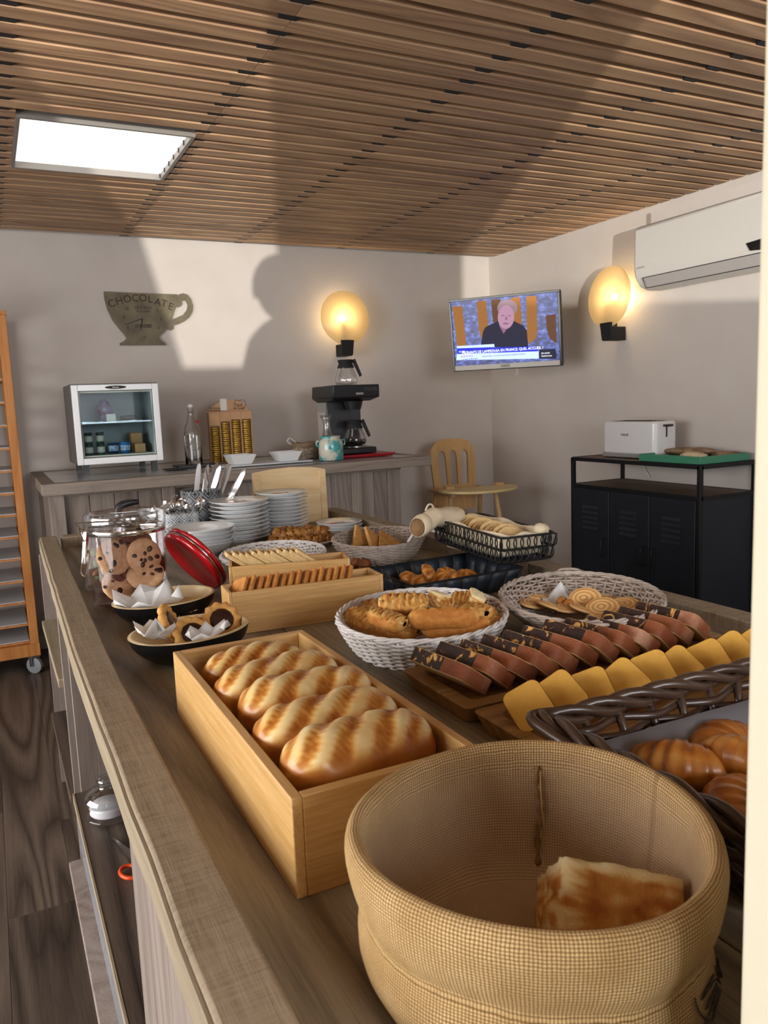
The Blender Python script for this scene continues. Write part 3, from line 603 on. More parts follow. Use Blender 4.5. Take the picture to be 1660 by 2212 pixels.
# ------------------------------------------------------------------ bakery trolley at the left
rk = thing('bakery_trolley', 'tall wooden bakery trolley of grey trays on castors by the left edge', 'trolley', (-0.19, 4.83, 0))
m_or = wood('orange_wood', '#8a5228', '#ad7038', '#c58a50', 'Z', 8, 0.5, 0.2, 0.4, vary=0.12)
for sx_, x_ in ((-1, -0.31), (1, 0.31)):
    for sy_ in (-1, 1): part('post', MB().box(x_-0.022, x_+0.022, sy_*0.21-0.02, sy_*0.21+0.02, 0.17, 1.93), m_or, rk, bevel=0.002)
part('bottom_frame', MB().box(-0.335, 0.335, -0.235, 0.235, 0.105, 0.175), m_or, rk, bevel=0.003)
part('top_rail', MB().box(-0.335, 0.335, -0.235, 0.235, 1.93, 1.95), m_or, rk)
m_trayg = plain('grey_tray_liner', '#bfc4c8', 0.45, c2='#b3b9be', scale=6)
for z_ in (1.728, 1.607, 1.487, 1.366, 1.247, 1.128, 1.008, 0.892, 0.773, 0.653, 0.531, 0.412, 0.29, 0.192):
    t_ = part('tray', MB().box(-0.286, 0.286, -0.215, 0.20, z_-0.014, z_-0.004), m_or, rk)
    part('liner', MB().box(-0.284, 0.284, -0.20, 0.195, z_-0.004, z_), m_trayg, t_)
for sx_ in (-1, 1):
    for sy_ in (-1, 1):
        c0 = part('castor', MB().lathe([(0, -0.014), (0.03, -0.014), (0.045, -0.010), (0.045, 0.010), (0.03, 0.014), (0, 0.014)], 24, c=(0, 0, 0), T=TR((sx_*0.30, sy_*0.20, 0.046), ry=PI/2, rz=0.9), cap=False), plain('castor_rubber', '#7f8183', 0.5), rk)
        part('fork', MB().box(sx_*0.30-0.03, sx_*0.30+0.03, sy_*0.20-0.03, sy_*0.20+0.03, 0.095, 0.105).tube([(sx_*0.30+0.02, sy_*0.20+0.02, 0.1), (sx_*0.30+0.018, sy_*0.20+0.018, 0.046)], 0.007, 6).tube([(sx_*0.30-0.02, sy_*0.20-0.02, 0.1), (sx_*0.30-0.018, sy_*0.20-0.018, 0.046)], 0.007, 6), m_chrome, c0)

# ------------------------------------------------------------------ on the far bar
m_dg = plain('fridge_grey', '#55524f', 0.45)
fr = thing('display_fridge', 'small white-framed glass-door display fridge on the bar', 'fridge', (0.63, 4.67, 1.08))
fx, fyf, fyb, z0, z1 = 0.222, -0.22, 0.20, 0.058, 0.482
part('shell', MB().box(-fx, fx, fyb-0.03, fyb, z0, z1).box(-fx, -fx+0.025, fyf, fyb-0.03, z0, z1).box(fx-0.025, fx, fyf, fyb-0.03, z0, z1).box(-fx+0.025, fx-0.025, fyf, fyb-0.03, z0, z0+0.04).box(-fx+0.025, fx-0.025, fyf, fyb-0.03, z1-0.03, z1), m_dg, fr, bevel=0.002)
m_lin = plain('fridge_lining', '#b9beba', 0.5, c2='#8f9490', scale=5)
part('lining', MB().box(-fx+0.026, fx-0.026, fyb-0.045, fyb-0.031, z0+0.041, z1-0.031).box(-fx+0.026, -fx+0.03, fyf+0.01, fyb-0.045, z0+0.041, z1-0.031).box(fx-0.03, fx-0.026, fyf+0.01, fyb-0.045, z0+0.041, z1-0.031).box(-fx+0.03, fx-0.03, fyf+0.01, fyb-0.045, z0+0.041, z0+0.044), m_lin, fr)
dr = part('door', MB().box(-fx, -fx+0.032, fyf-0.032, fyf-0.002, z0, z1-0.006).box(fx-0.032, fx, fyf-0.032, fyf-0.002, z0, z1-0.006).box(-fx+0.032, fx-0.032, fyf-0.032, fyf-0.002, z0, z0+0.034).box(-fx+0.032, fx-0.032, fyf-0.032, fyf-0.002, z1-0.038, z1-0.006), m_whiteplastic, fr, bevel=0.003)
part('pane', MB().box(-fx+0.03, fx-0.03, fyf-0.018, fyf-0.014, z0+0.03, z1-0.036), thin('fridge_glass', (0.86, 0.92, 0.95, 1), 0.0, 0.02, 0.08), dr)
part('gasket', MB().tube([(-fx+0.038, fyf-0.012, z0+0.042), (fx-0.038, fyf-0.012, z0+0.042), (fx-0.038, fyf-0.012, z1-0.045), (-fx+0.038, fyf-0.012, z1-0.045)], 0.006, 6, closed=True), plain('cream_seal', '#cfcdb9', 0.6), dr)
part('badge', MB().lathe([(0.0, 0), (0.055, 0.0), (0.055, 0.002), (0, 0.002)], 24, sy=0.16, T=TR((0.0, fyf-0.032, z1-0.022), rx=PI/2), cap=False), m_ink, dr)
txt('badge_lettering', 'Silmatic', 0.011, m_whiteink, dr, Matrix.Translation((0, fyf-0.0345, z1-0.022)) @ FRONT)
part('wire_shelf', MB().box(-fx+0.03, fx-0.03, fyf+0.02, fyf+0.028, 0.272, 0.280).box(-fx+0.03, fx-0.03, fyb-0.06, fyb-0.052, 0.272, 0.28).box(-fx+0.03, fx-0.03, fyf+0.028, fyb-0.06, 0.275, 0.277), m_steel, fr)
for x_ in (-fx+0.03, fx-0.06):
    part('foot', MB().box(x_, x_+0.03, fyf, fyf+0.03, 0, z0), m_dkplastic, fr); part('foot', MB().box(x_, x_+0.03, fyb-0.04, fyb-0.01, 0, z0), m_dkplastic, fr)
m_lab = plain('cream_label', '#dcdcc9', 0.6); m_jgreen = plain('green_jar', '#3d5c48', 0.3, c2='#5a7a62', scale=40)
def fjar(x, z, lab):
    t = thing('preserve_jar', lab, 'jar', (0.63+x, 4.55, 1.08+z))
    part('jar_body', MB().lathe([(0.018, 0), (0.021, 0.003), (0.021, 0.045), (0.018, 0.05)], 20), m_jgreen, t, smooth=True)
    part('lid', MB().lathe([(0.020, 0.05), (0.021, 0.051), (0.021, 0.058), (0.019, 0.06)], 20), plain('dark_lid', '#393f3b', 0.4), t)
    part('jar_label', MB().lathe([(0.0215, 0.012), (0.0215, 0.042)], 20, cap=False), m_lab, t, label='cream paper label')
for x, z, lab in ((-0.145, 0.103, 'lower left green preserve jar inside the display fridge'), (-0.145, 0.164, 'upper left green preserve jar inside the display fridge'), (-0.085, 0.103, 'lower right green preserve jar inside the display fridge'), (-0.085, 0.164, 'upper right green preserve jar inside the display fridge')): fjar(x, z, lab)
def tub(x, lab, m):
    t = thing('yogurt_tub', lab, 'tub', (0.63+x, 4.56, 1.183))
    part('cup', MB().lathe([(0.024, 0), (0.03, 0.055), (0.031, 0.056), (0.031, 0.06)], 24), m, t, smooth=True)
    part('cup_label', MB().lathe([(0.0262, 0.015), (0.0292, 0.045)], 24, cap=False), plain('tub_print', '#c8d6dc', 0.5, c2='#2b6da8', scale=90), t)
tub(-0.018, 'dark blue yogurt tub beside the preserve jars', plain('navy_tub', '#24415f', 0.4)); tub(0.045, 'bright blue yogurt tub beside the brown carton', plain('blue_tub', '#2c76b3', 0.4))
m_card = plain('brown_card', '#b48a56', 0.7)
tag(part('carton', MB().box(0.63+0.095, 0.63+0.15, 4.53, 4.60, 1.183, 1.232), m_card, bevel=0.002), 'brown carton at the bottom right of the display fridge', 'carton')
tag(part('carton', MB().box(0.63+0.088, 0.63+0.148, 4.61, 4.70, 1.183, 1.29), m_card, bevel=0.002), 'taller brown carton behind the smaller one in the fridge', 'carton')
tag(part('snack_packet', lumpy(10, 12, 0.04, 0.012, 0.06, 0.3, 4, 2, T=TR((0.59, 4.60, 1.419))), plain('clear_red_packet', '#9a86a8', 0.15, c2='#7d3550', scale=30)), 'shiny red and clear snack packet on the fridge shelf', 'packet')
tag(part('price_card', MB().box(0.582, 0.63, 4.505, 4.507, 1.361, 1.40, T=None), m_lab), 'small white card standing on the fridge shelf', 'card')
tag(part('butter_dish', lumpy(8, 16, 0.045, 0.03, 0.016, 0.1, 3, 4, T=TR((0.71, 4.6, 1.377))), plain('brown_dish', '#6b5446', 0.3)), 'small brown dish on the right of the fridge shelf', 'dish')
tag(part('black_mat', MB().box(0.86, 0.97, 4.38, 4.52, 1.0805, 1.084), m_black, bevel=0.001), 'thin black mat under the front corner of the fridge', 'mat')
# bottle on its coaster
tag(part('coaster', MB().box(0.95, 1.17, 4.50, 4.68, 1.0802, 1.092), plain('slate', '#25282b', 0.4), bevel=0.002), 'square black slate under the glass bottle', 'coaster')
bt = thing('swing_top_bottle', 'clear swing-top water bottle with red stopper seal', 'bottle', (1.055, 4.58, 1.092))
pb = [(0.044, 0), (0.049, 0.004), (0.049, 0.17), (0.045, 0.20), (0.026, 0.25), (0.017, 0.28), (0.015, 0.31), (0.018, 0.312), (0.018, 0.325), (0.015, 0.327)]
part('bottle_body', MB().lathe(pb+[(r-0.0025, z) for r, z in pb[::-1][:-1]]+[(0.0, 0.004)], 32), m_glass, bt, smooth=True)
part('water', MB().lathe([(0.0, 0.0045), (0.0445, 0.0045), (0.0462, 0.02), (0.0462, 0.168), (0.0, 0.168)], 32, cap=False), glass('water', (0.96, 0.99, 1, 1), 0, 1.33), bt, smooth=False)
part('stopper', MB().lathe([(0.012, 0.325), (0.015, 0.33), (0.015, 0.34), (0.008, 0.347)], 20), m_china, bt, smooth=True)
part('wire_bail', MB().tube(smooth_path([(-0.019, 0, 0.30), (0.0, -0.019, 0.30), (0.02, 0, 0.30), (0.035, 0, 0.28), (0.03, 0, 0.25), (0.018, 0, 0.24)]), 0.0015, 5), m_steel, bt)
part('seal', MB().lathe([(0.0, -0.004), (0.011, -0.003), (0.011, 0.003), (0, 0.004)], 16, T=TR((0.033, -0.005, 0.245), rx=PI/2), cap=False), plain('red_rubber', '#a8202c', 0.5), bt)
# card display of gold tubes
cdsp = thing('capsule_display', 'kraft card display stand holding four columns of gold capsules', 'display stand', (1.315, 4.70, 1.08))
m_kraft = plain('kraft_card', '#c59d77', 0.8, c2='#b98f69', scale=8)
bp = [(-0.13, 0), (0.13, 0), (0.13, 0.30), (0.115, 0.345), (0.07, 0.375), (-0.03, 0.375), (-0.09, 0.345), (-0.13, 0.305)]
shape2d('back_card', [bp], [], TR((0, 0.03, 0)) @ FRONT, 0.003, m_kraft, cdsp)
m_gold = plain('gold_foil', '#e6c868', 0.34, 0.75, c2='#c9a344', scale=120, bmp=0.6)
for i in range(4):
    cx = -0.098+0.0655*i; zt = 0.225 if i == 0 else (0.25 if i == 1 else 0.258)
    part('channel', MB().box(cx-0.032, cx-0.029, -0.02, 0.028, 0, 0.305).box(cx+0.029, cx+0.032, -0.02, 0.028, 0, 0.305).box(cx-0.029, cx+0.029, -0.02, -0.016, zt, 0.305), m_kraft, cdsp)
    k = 0; z = 0.004
    while z < zt-0.012:
        part('capsule', MB().lathe([(0.018, 0), (0.026, 0.002), (0.0265, 0.006), (0.021, 0.0105)], 14, T=TR((cx, -0.002+random.uniform(-.001, .001), z), rx=random.uniform(-.06, .06), ry=random.uniform(-.06, .06))), m_gold, cdsp, smooth=True); z += 0.0125
part('sticker', MB().box(-0.045, -0.005, 0.0265, 0.028, 0.315, 0.385), plain('white_sticker', '#e2ded6', 0.6), cdsp, label='white sticker')
TX = lambda x, z: Matrix.Translation((x, 0.0275, z)) @ FRONT
txt('lettering', 'The Chocolate', 0.017, m_ink, cdsp, TX(-0.075, 0.33), sx=0.8); txt('lettering', 'a ma petite Pause', 0.014, m_ink, cdsp, TX(-0.075, 0.316), sx=0.8)
txt('lettering', 'Tout', 0.03, m_ink, cdsp, TX(0.065, 0.345)); txt('lettering', 'de Suite', 0.022, m_ink, cdsp, TX(0.07, 0.325))
ht = [(0.045, 0.365), (0.06, 0.375), (0.078, 0.368), (0.09, 0.375), (0.105, 0.37), (0.115, 0.35), (0.105, 0.33), (0.09, 0.315)]
part('heart_outline', MB().tube([(p.x, 0.027, p.y) for p in smooth_path([(a, b_, 0) for a, b_ in ht])], 0.0012, 4), m_ink, cdsp)
# white square dishes
def dish(loc, lab):
    a, b_, h = 0.052, 0.075, 0.055; t = 0.004; mb = MB()
    q = lambda s, z: [(-s, -s, z), (s, -s, z), (s, s, z), (-s, s, z)]
    mb.add(q(a, 0)+q(b_, h)+q(b_-t, h)+q(a-t, t), [(3, 2, 1, 0), (12, 13, 14, 15)]+[(i, (i+1) % 4, 4+(i+1) % 4, 4+i) for i in range(4)]+[(4+i, 4+(i+1) % 4, 8+(i+1) % 4, 8+i) for i in range(4)]+[(8+i, 8+(i+1) % 4, 12+(i+1) % 4, 12+i) for i in range(4)])
    o = part('square_dish', mb, m_china, bevel=0.0015); o.location = loc; o.rotation_euler = (0, 0, 0.05); tag(o, lab, 'dish'); return o
tag(part('porcelain_tray', MB().box(1.12, 1.68, 4.29, 4.46, 1.0802, 1.089), plain('pale_tray', '#cfd2d6', 0.3), bevel=0.003), 'long pale tray under the white square dishes', 'tray')
dish((1.27, 4.38, 1.0895), 'white square dish in front of the gold capsule display'); dish((1.545, 4.38, 1.0895), 'white square dish just left of the rope basket')
# small rope basket with brown cloth
rb = thing('rope_basket', 'small speckled rope basket with brown cloth liner and loop handle', 'basket', (1.755, 4.60, 1.08))
m_rope = plain('speckled_rope', '#b9ab97', 0.9, c2='#7a6a58', scale=90, bmp=0.5)
mb = MB()
for k in range(7): mb.tube([(0.072*(1+0.02*k)*math.cos(a), 0.06*(1+0.02*k)*math.sin(a), 0.006+k*0.0105) for a in [2*PI*i/28 for i in range(28)]], 0.0062, 6, closed=True)
part('coils', mb, m_rope, rb, smooth=True); part('basket_floor', MB().lathe([(0, 0.001), (0.068, 0.001), (0.068, 0.006), (0, 0.006)], 24, sy=0.85, cap=False), m_rope, rb)
part('cloth_liner', MB().lathe([(0.055, 0.012), (0.078, 0.06), (0.092, 0.075), (0.094, 0.095), (0.088, 0.10), (0.075, 0.095), (0.05, 0.02)], 28, sy=0.85, fn=lambda p, a, j: p+Vector((0, 0, 0.004*math.sin(5*a+j)))), plain('brown_cloth', '#85705a', 0.9, c2='#6f5c48', scale=20), rb, smooth=True)
part('loop_handle', MB().tube(smooth_path([(-0.09, 0, 0.09), (-0.115, 0, 0.11), (-0.10, 0, 0.13), (-0.07, 0, 0.11), (-0.05, 0, 0.08)]), 0.003, 5), plain('pale_rope', '#d8d2c4', 0.9), rb)
# ceramic crock with a carafe standing in it
ck = thing('ceramic_crock', 'turquoise and cream glazed crock with ear handles', 'crock', (1.80, 4.30, 1.08))
mc_, nt, b = base('glaze', 0.2, 0, 0.6); vv = coords(nt); c_ = ramp(nt, nz(nt, vv, 13, 3, 0.55, 0.5), [(0.40, rgb('#3f9596')), (0.47, rgb('#57a6a4')), (0.52, rgb('#bdbdae')), (0.7, rgb('#cdc8bc'))]); L(nt, c_, b.inputs['Base Color'])
part('pot', MB().lathe([(0.066, 0), (0.072, 0.005), (0.073, 0.10), (0.066, 0.118), (0.056, 0.124), (0.056, 0.132), (0.062, 0.138), (0.058, 0.142), (0.051, 0.138), (0.05, 0.12), (0.066, 0.10), (0.066, 0.008), (0, 0.006)], 36), mc_, ck, smooth=True)
for s_ in (-1, 1): part('ear_handle', MB().tube(smooth_path([(s_*0.07, 0, 0.115), (s_*0.088, 0, 0.112), (s_*0.088, 0, 0.09), (s_*0.072, 0, 0.085)], 4), 0.006, 6), mc_, ck, smooth=True)
cf = thing('glass_carafe', 'empty flared glass carafe standing in the turquoise crock', 'carafe', (1.79, 4.30, 1.091), (0.0, math.radians(-3), 0))
pc = [(0.03, 0), (0.042, 0.01), (0.043, 0.08), (0.036, 0.12), (0.024, 0.16), (0.019, 0.195), (0.024, 0.225), (0.038, 0.255)]
part('carafe_glass', MB().lathe(pc+[(r-0.0015, z) for r, z in pc[::-1][:-1]]+[(0, 0.003)], 32), m_thin, cf, smooth=True)
# coffee machine on its red tray
tag(part('red_tray', MB().prism(rrect(1.86, 2.24, 4.33, 4.78, 0.03), 1.0802, 1.087).prism(rrect(1.85, 2.25, 4.32, 4.79, 0.03), 1.087, 1.098), plain('red_plastic', '#a01420', 0.35), bevel=0.003), 'red tray under the coffee machine', 'tray')
cm = thing('coffee_machine', 'black and steel filter coffee machine with tall column', 'coffee machine', (2.01, 4.56, 1.098))
part('base', MB().prism(rrect(-0.13, 0.135, -0.19, 0.17, 0.03), 0.004, 0.04), m_dkplastic, cm, bevel=0.006)
part('hotplate', MB().lathe([(0, 0.04), (0.075, 0.04), (0.075, 0.046), (0, 0.046)], 32, c=(0.03, -0.08, 0), cap=False), m_steel, cm)
part('column', MB().box(-0.115, 0.115, 0.0, 0.16, 0.04, 0.325), plain('dark_steel', '#4b4d50', 0.3, 0.8), cm, bevel=0.004)
part('side_plate', MB().box(-0.119, -0.115, 0.01, 0.15, 0.05, 0.32), plain('light_side_plate', '#8f8b86', 0.45), cm)
part('notice', MB().box(-0.1205, -0.119, 0.03, 0.14, 0.06, 0.26), plain('printed_notice', '#b5aca6', 0.7, c2='#9d9590', scale=160), cm, label='printed notice on the side')
part('head', MB().add([(-0.145, -0.19, 0.42), (0.16, -0.19, 0.42), (0.16, 0.16, 0.42), (-0.145, 0.16, 0.42), (-0.15, -0.18, 0.345), (0.165, -0.18, 0.345), (0.165, 0.16, 0.345), (-0.15, 0.16, 0.345), (-0.12, -0.12, 0.322), (0.125, -0.12, 0.322), (0.125, 0.15, 0.322), (-0.12, 0.15, 0.322)],
   [(0, 3, 2, 1), (0, 1, 5, 4), (1, 2, 6, 5), (2, 3, 7, 6), (3, 0, 4, 7), (4, 5, 9, 8), (5, 6, 10, 9), (6, 7, 11, 10), (7, 4, 8, 11), (8, 9, 10, 11)]), m_dkplastic, cm, bevel=0.006)
part('filter_holder', MB().lathe([(0.045, 0.27), (0.06, 0.322), (0, 0.322)], 28, c=(0.03, -0.08, 0), cap=False), m_dkplastic, cm)
part('switch_plate', MB().box(0.0, 0.05, -0.192, -0.189, 0.36, 0.372), m_steel, cm)
txt('lettering', 'nova', 0.045, plain('grey_lettering', '#4a4a4a', 0.5), cm, Matrix.Translation((0.10, -0.1915, 0.395)) @ FRONT)
def pot(lab, loc, coffee, rz):
    t = thing('coffee_pot', lab, 'coffee pot', loc, rz)
    pp = [(0.05, 0), (0.066, 0.008), (0.074, 0.03), (0.066, 0.06), (0.05, 0.10), (0.044, 0.118)]
    part('pot_glass', MB().lathe(pp+[(r-0.002, z) for r, z in pp[::-1][:-1]]+[(0, 0.003)], 36), m_thin, t, smooth=True)
    part('collar', MB().lathe([(0.052, 0.108), (0.053, 0.112), (0.043, 0.135), (0.05, 0.155), (0.047, 0.158), (0.0, 0.158)], 32, cap=False), m_black, t)
    part('handle', MB().add([(0.042, -0.012, 0.15), (0.042, 0.012, 0.15), (0.06, 0.012, 0.165), (0.06, -0.012, 0.165), (0.086, -0.012, 0.05), (0.086, 0.012, 0.05), (0.10, 0.012, 0.06), (0.10, -0.012, 0.06)],
       [(0, 1, 2, 3), (4, 7, 6, 5), (0, 4, 5, 1), (1, 5, 6, 2), (2, 6, 7, 3), (3, 7, 4, 0)]), m_black, t, bevel=0.004)
    if coffee: part('coffee', MB().lathe([(0, 0.004), (0.05, 0.005), (0.064, 0.011), (0.0715, 0.03), (0.069, 0.042), (0, 0.042)], 32, cap=False), plain('coffee', '#120b07', 0.1), t, smooth=True)
    return t
pot('glass coffee pot with a little coffee on the hotplate', (2.04, 4.48, 1.145), True, -0.3)
pot('empty glass coffee pot on top of the coffee machine', (2.035, 4.56, 1.519), False, -0.3)
# two white cups on a low stool beyond the island
stl = thing('low_stool', 'small wooden stool behind the island beside the bar', 'stool', (2.10, 3.86, 0))
part('stool_top', MB().prism(rrect(-0.17, 0.17, -0.13, 0.13, 0.02), 0.60, 0.625), m_beech, stl, bevel=0.003)
for s_ in (-1, 1):
    for q_ in (-1, 1): part('leg', MB().tube([(s_*0.13, q_*0.09, 0.60), (s_*0.15, q_*0.11, 0)], 0.014, 8), m_beech, stl)
for (x_, y_), lab in (((2.02, 3.87), 'upturned white cup glimpsed just beyond the island, nearer the bar'), ((2.17, 3.83), 'upturned white cup glimpsed just beyond the island, nearer the high chair')):
    t = thing('white_cup', lab, 'cup', (x_, y_, 0.6255))
    part('cup_body', MB().lathe([(0.05, 0), (0.05, 0.01), (0.045, 0.05), (0.03, 0.075), (0.02, 0.08), (0.02, 0.085), (0, 0.085)], 24, cap=False), m_china, t, smooth=True)
    part('cup_handle', MB().tube(smooth_path([(0.046, 0, 0.05), (0.07, 0, 0.045), (0.07, 0, 0.02), (0.049, 0, 0.015)], 4), 0.004, 6), m_china, t, smooth=True)
# ------------------------------------------------------------------ food materials
def mask_mat(name, stops, rough=0.5, sc=40, nk=0.25, b_=0.3, sss=0.06, coat=0.0, dist=0.0015):
    m, nt, b = base(name, rough, 0, 0.4); v = coords(nt); n = nz(nt, v, sc, 4, 0.6); n2 = nz(nt, v, sc*6, 3, 0.6)
    k = math_(nt, 'ADD', attr(nt), math_(nt, 'MULTIPLY', math_(nt, 'SUBTRACT', n, 0.5), nk))
    L(nt, ramp(nt, k, [(p, rgb(c)) for p, c in stops]), b.inputs['Base Color']); bump(nt, b, math_(nt, 'ADD', n, math_(nt, 'MULTIPLY', n2, 0.4)), b_, dist)
    b.inputs['Subsurface Weight'].default_value = sss; b.inputs['Subsurface Radius'].default_value = (0.01, 0.005, 0.002)
    b.inputs['Coat Weight'].default_value = coat; b.inputs['Coat Roughness'].default_value = 0.25
    return m
m_brioche = mask_mat('brioche_crust', [(0.0, '#a9601f'), (0.25, '#c68338'), (0.5, '#dba65c'), (0.8, '#ebcb8c'), (1.0, '#f0dca6')], 0.34, 26, 0.30, 0.12, 0.03, 0.3)
m_croiss = mask_mat('croissant_crust', [(0.0, '#7c3f14'), (0.35, '#b06b27'), (0.7, '#cf934a'), (1.0, '#e2bd7e')], 0.35, 60, 0.4, 0.3, 0.05, 0.3)
m_toast = mask_mat('toasted_bread', [(0.0, '#b06c28'), (0.25, '#cf8d42'), (0.55, '#e0ac5e'), (1.0, '#eed094')], 0.7, 110, 0.6, 0.9, 0.04, dist=0.003)
m_crumb = mask_mat('white_crumb', [(0.0, '#a8601e'), (0.25, '#cf9348'), (0.5, '#ecd39a'), (1.0, '#f2e3b8')], 0.75, 70, 0.35, 0.8, 0.1, dist=0.003)
m_bisc = bread_mat('golden_biscuit', '#b5803f', '#cb9651', '#dab06c', 0.65, 60, 0.3)
m_bisc2 = bread_mat('orange_biscuit', '#a5662c', '#bf7f3e', '#d09a58', 0.6, 60, 0.3)
m_short = bread_mat('pale_shortbread', '#c39e66', '#d6b67f', '#e3ca99', 0.75, 120, 0.4)
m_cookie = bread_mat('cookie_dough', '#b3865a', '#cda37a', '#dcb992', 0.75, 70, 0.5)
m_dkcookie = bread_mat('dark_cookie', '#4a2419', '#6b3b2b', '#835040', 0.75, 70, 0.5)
m_choc = plain('dark_chocolate', '#2c1611', 0.3, c2='#3a1f17', scale=40)
m_palm = mask_mat('palmier_pastry', [(0.0, '#b27a40'), (0.35, '#cf9a5c'), (0.7, '#e2bd84'), (1.0, '#ecd09c')], 0.5, 70, 0.2, 0.3)
m_caramel = bread_mat('caramel_cluster', '#5c3316', '#9a642c', '#cf9c56', 0.45, 35, 0.6)
m_paper = plain('paper_napkin', '#e2e1e0', 0.8); m_paper.node_tree.nodes['Principled BSDF'].inputs['Subsurface Weight'].default_value = 0.1
m_bamboo = wood('bamboo', '#ab7f45', '#c79c5f', '#dfb982', 'Y', 7, 0.42, 0.08, 0.12, spec=0.4, vary=0.05)
m_bambx = wood('bamboo_across', '#a87c44', '#c5995e', '#ddb780', 'X', 7, 0.42, 0.08, 0.12, spec=0.4, vary=0.05)
m_oakb = wood('oak_board', '#6f5230', '#947143', '#b08c59', 'X', 9, 0.55, 0.3, 0.55, vary=0.06)
m_wwick = plain('whitewashed_wicker', '#e2dedb', 0.6, c2='#cfcac6', scale=40, bmp=0.2)
m_gwick = plain('greywashed_wicker', '#baaca1', 0.65, c2='#9c8c80', scale=30, bmp=0.2)
m_dwick = plain('dark_cane', '#4c372a', 0.35, c2='#37261d', scale=14, bmp=0.3, coat=0.2)

# ------------------------------------------------------------------ open boxes
def open_box(t, lx, ly, h, th, mA, mB, floor_m=None):
    part('side_board', MB().box(-lx/2, -lx/2+th, -ly/2, ly/2, 0, h), mA, t, bevel=0.0015); part('side_board', MB().box(lx/2-th, lx/2, -ly/2, ly/2, 0, h), mA, t, bevel=0.0015)
    part('end_board', MB().box(-lx/2+th, lx/2-th, -ly/2, -ly/2+th, 0, h), mB, t, bevel=0.0012); part('end_board', MB().box(-lx/2+th, lx/2-th, ly/2-th, ly/2, 0, h), mB, t, bevel=0.0012)
    part('box_floor', MB().box(-lx/2+th, lx/2-th, -ly/2+th, ly/2-th, 0.001, 0.007), floor_m or mA, t)
bb = thing('bread_box', 'long open bamboo box full of brioche loaves near the left rim', 'box', (0.343, 0.975, ZS))
open_box(bb, 0.222, 0.553, 0.108, 0.012, m_bamboo, m_bambx)
def loaf_mesh(Ln, r, seed, cuts=4):
    nu, nv = 84, 44
    ss = lambda a, b_, x: (lambda t: t*t*(3-2*t))(max(0, min(1, (x-a)/(b_-a))))
    def fn(i, j):
        u = i/(nu-1); v = 2*PI*j/nv; x = (u-0.5)*Ln; e = abs(2*u-1)
        R = r*max(0.0, 1-e**3.4)**(1/2.2); up = math.sin(v); c_ = math.cos(v)
        R *= 1+0.03*math.sin(u*7+seed)
        s = (u-0.5)*cuts*1.05-1.05*c_*(1 if up > 0 else 0)+0.22*noise.noise(Vector((x*18, c_*2, seed+3)))+0.5*(cuts % 2)+seed*0.13; fr = s-math.floor(s)-0.5
        topw = ss(0.30, 0.72, up)*ss(1.0, 0.86, e)
        patch = ss(0.36, 0.16, abs(fr))*topw; edge = math.exp(-((abs(fr)-0.42)/0.07)**2)*topw
        n_ = noise.noise(Vector((x*26, up*2.0+c_, seed))); n2_ = noise.noise(Vector((x*90, c_*5, seed+9)))
        k = 1+0.055*patch-0.045*edge+0.035*n_+0.010*n2_*patch
        y = R*c_*1.08*k; z = R*up*k
        if z < 0: z *= 0.75
        low = 0.62*ss(-0.05, -0.6, up)
        m = max(0.78*patch, low)+0.26*n_+0.08+0.12*n2_*patch+0.25*edge*(n2_ > 0)
        return Vector((x, y, z)), max(0, m)
    return MB().grid(fn, nu, nv, wrapv=True).mesh('loaf')
lm = [loaf_mesh(0.192, 0.046, 1), loaf_mesh(0.194, 0.047, 2.3, 4), loaf_mesh(0.165, 0.042, 3.7, 4)]
LP = [((0.345, 0.783, 1.000), 0.10, 0, 'front brioche loaf, nearest the burlap basket'), ((0.343, 0.872, 0.998), 0.03, 1, 'second brioche loaf from the near end of the bamboo box'),
      ((0.352, 0.966, 1.000), 0.02, 0, 'middle brioche loaf in the bamboo box'), ((0.342, 1.055, 0.996), 0.10, 1, 'fourth brioche loaf, darker brown on its left side'), ((0.338, 1.158, 0.992), 0.06, 2, 'farthest and smallest brioche loaf in the bamboo box')]
for p, rz, k, lab in LP:
    o = part('brioche_loaf', lm[k], m_brioche); o.location = p; o.rotation_euler = (0, 0.03, rz); tag(o, lab, 'bread', 'brioche loaves in the bamboo box')
for i, y in enumerate((0.79, 0.90, 1.01, 1.13)):
    o = part('brioche_loaf', lm[2], m_brioche); o.location = (0.343, y, 0.944); o.scale = (1.08, 1.05, 0.62); o.rotation_euler = (0, 0, 0.02*i); tag(o, 'brioche loaf in the lower layer, almost hidden under the others', 'bread', 'lower brioche loaves in the bamboo box')

# ------------------------------------------------------------------ burlap basket
jb = thing('burlap_basket', 'large burlap bread basket with rolled cuff in the near corner', 'basket', (0.376, 0.507, ZS))
mj, nt, b = base('burlap', 0.95, 0, 0.15)
uv = nt.nodes.new('ShaderNodeAttribute'); uv.attribute_name = 'wuv'; sx_ = nt.nodes.new('ShaderNodeSeparateXYZ'); L(nt, uv.outputs['Vector'], sx_.inputs[0])
wob = nz(nt, coords(nt), 60, 3, 0.6)
U = math_(nt, 'ADD', math_(nt, 'MULTIPLY', sx_.outputs['X'], 330), math_(nt, 'MULTIPLY', wob, 5.5)); V = math_(nt, 'ADD', math_(nt, 'MULTIPLY', sx_.outputs['Y'], 2300), math_(nt, 'MULTIPLY', wob, 5.5))
h1 = math_(nt, 'ABSOLUTE', math_(nt, 'SINE', math_(nt, 'MULTIPLY', U, 0.5))); h2 = math_(nt, 'ABSOLUTE', math_(nt, 'SINE', math_(nt, 'MULTIPLY', V, 0.5)))
chk = math_(nt, 'MULTIPLY', math_(nt, 'SINE', math_(nt, 'MULTIPLY', U, 0.5)), math_(nt, 'SINE', math_(nt, 'MULTIPLY', V, 0.5)))
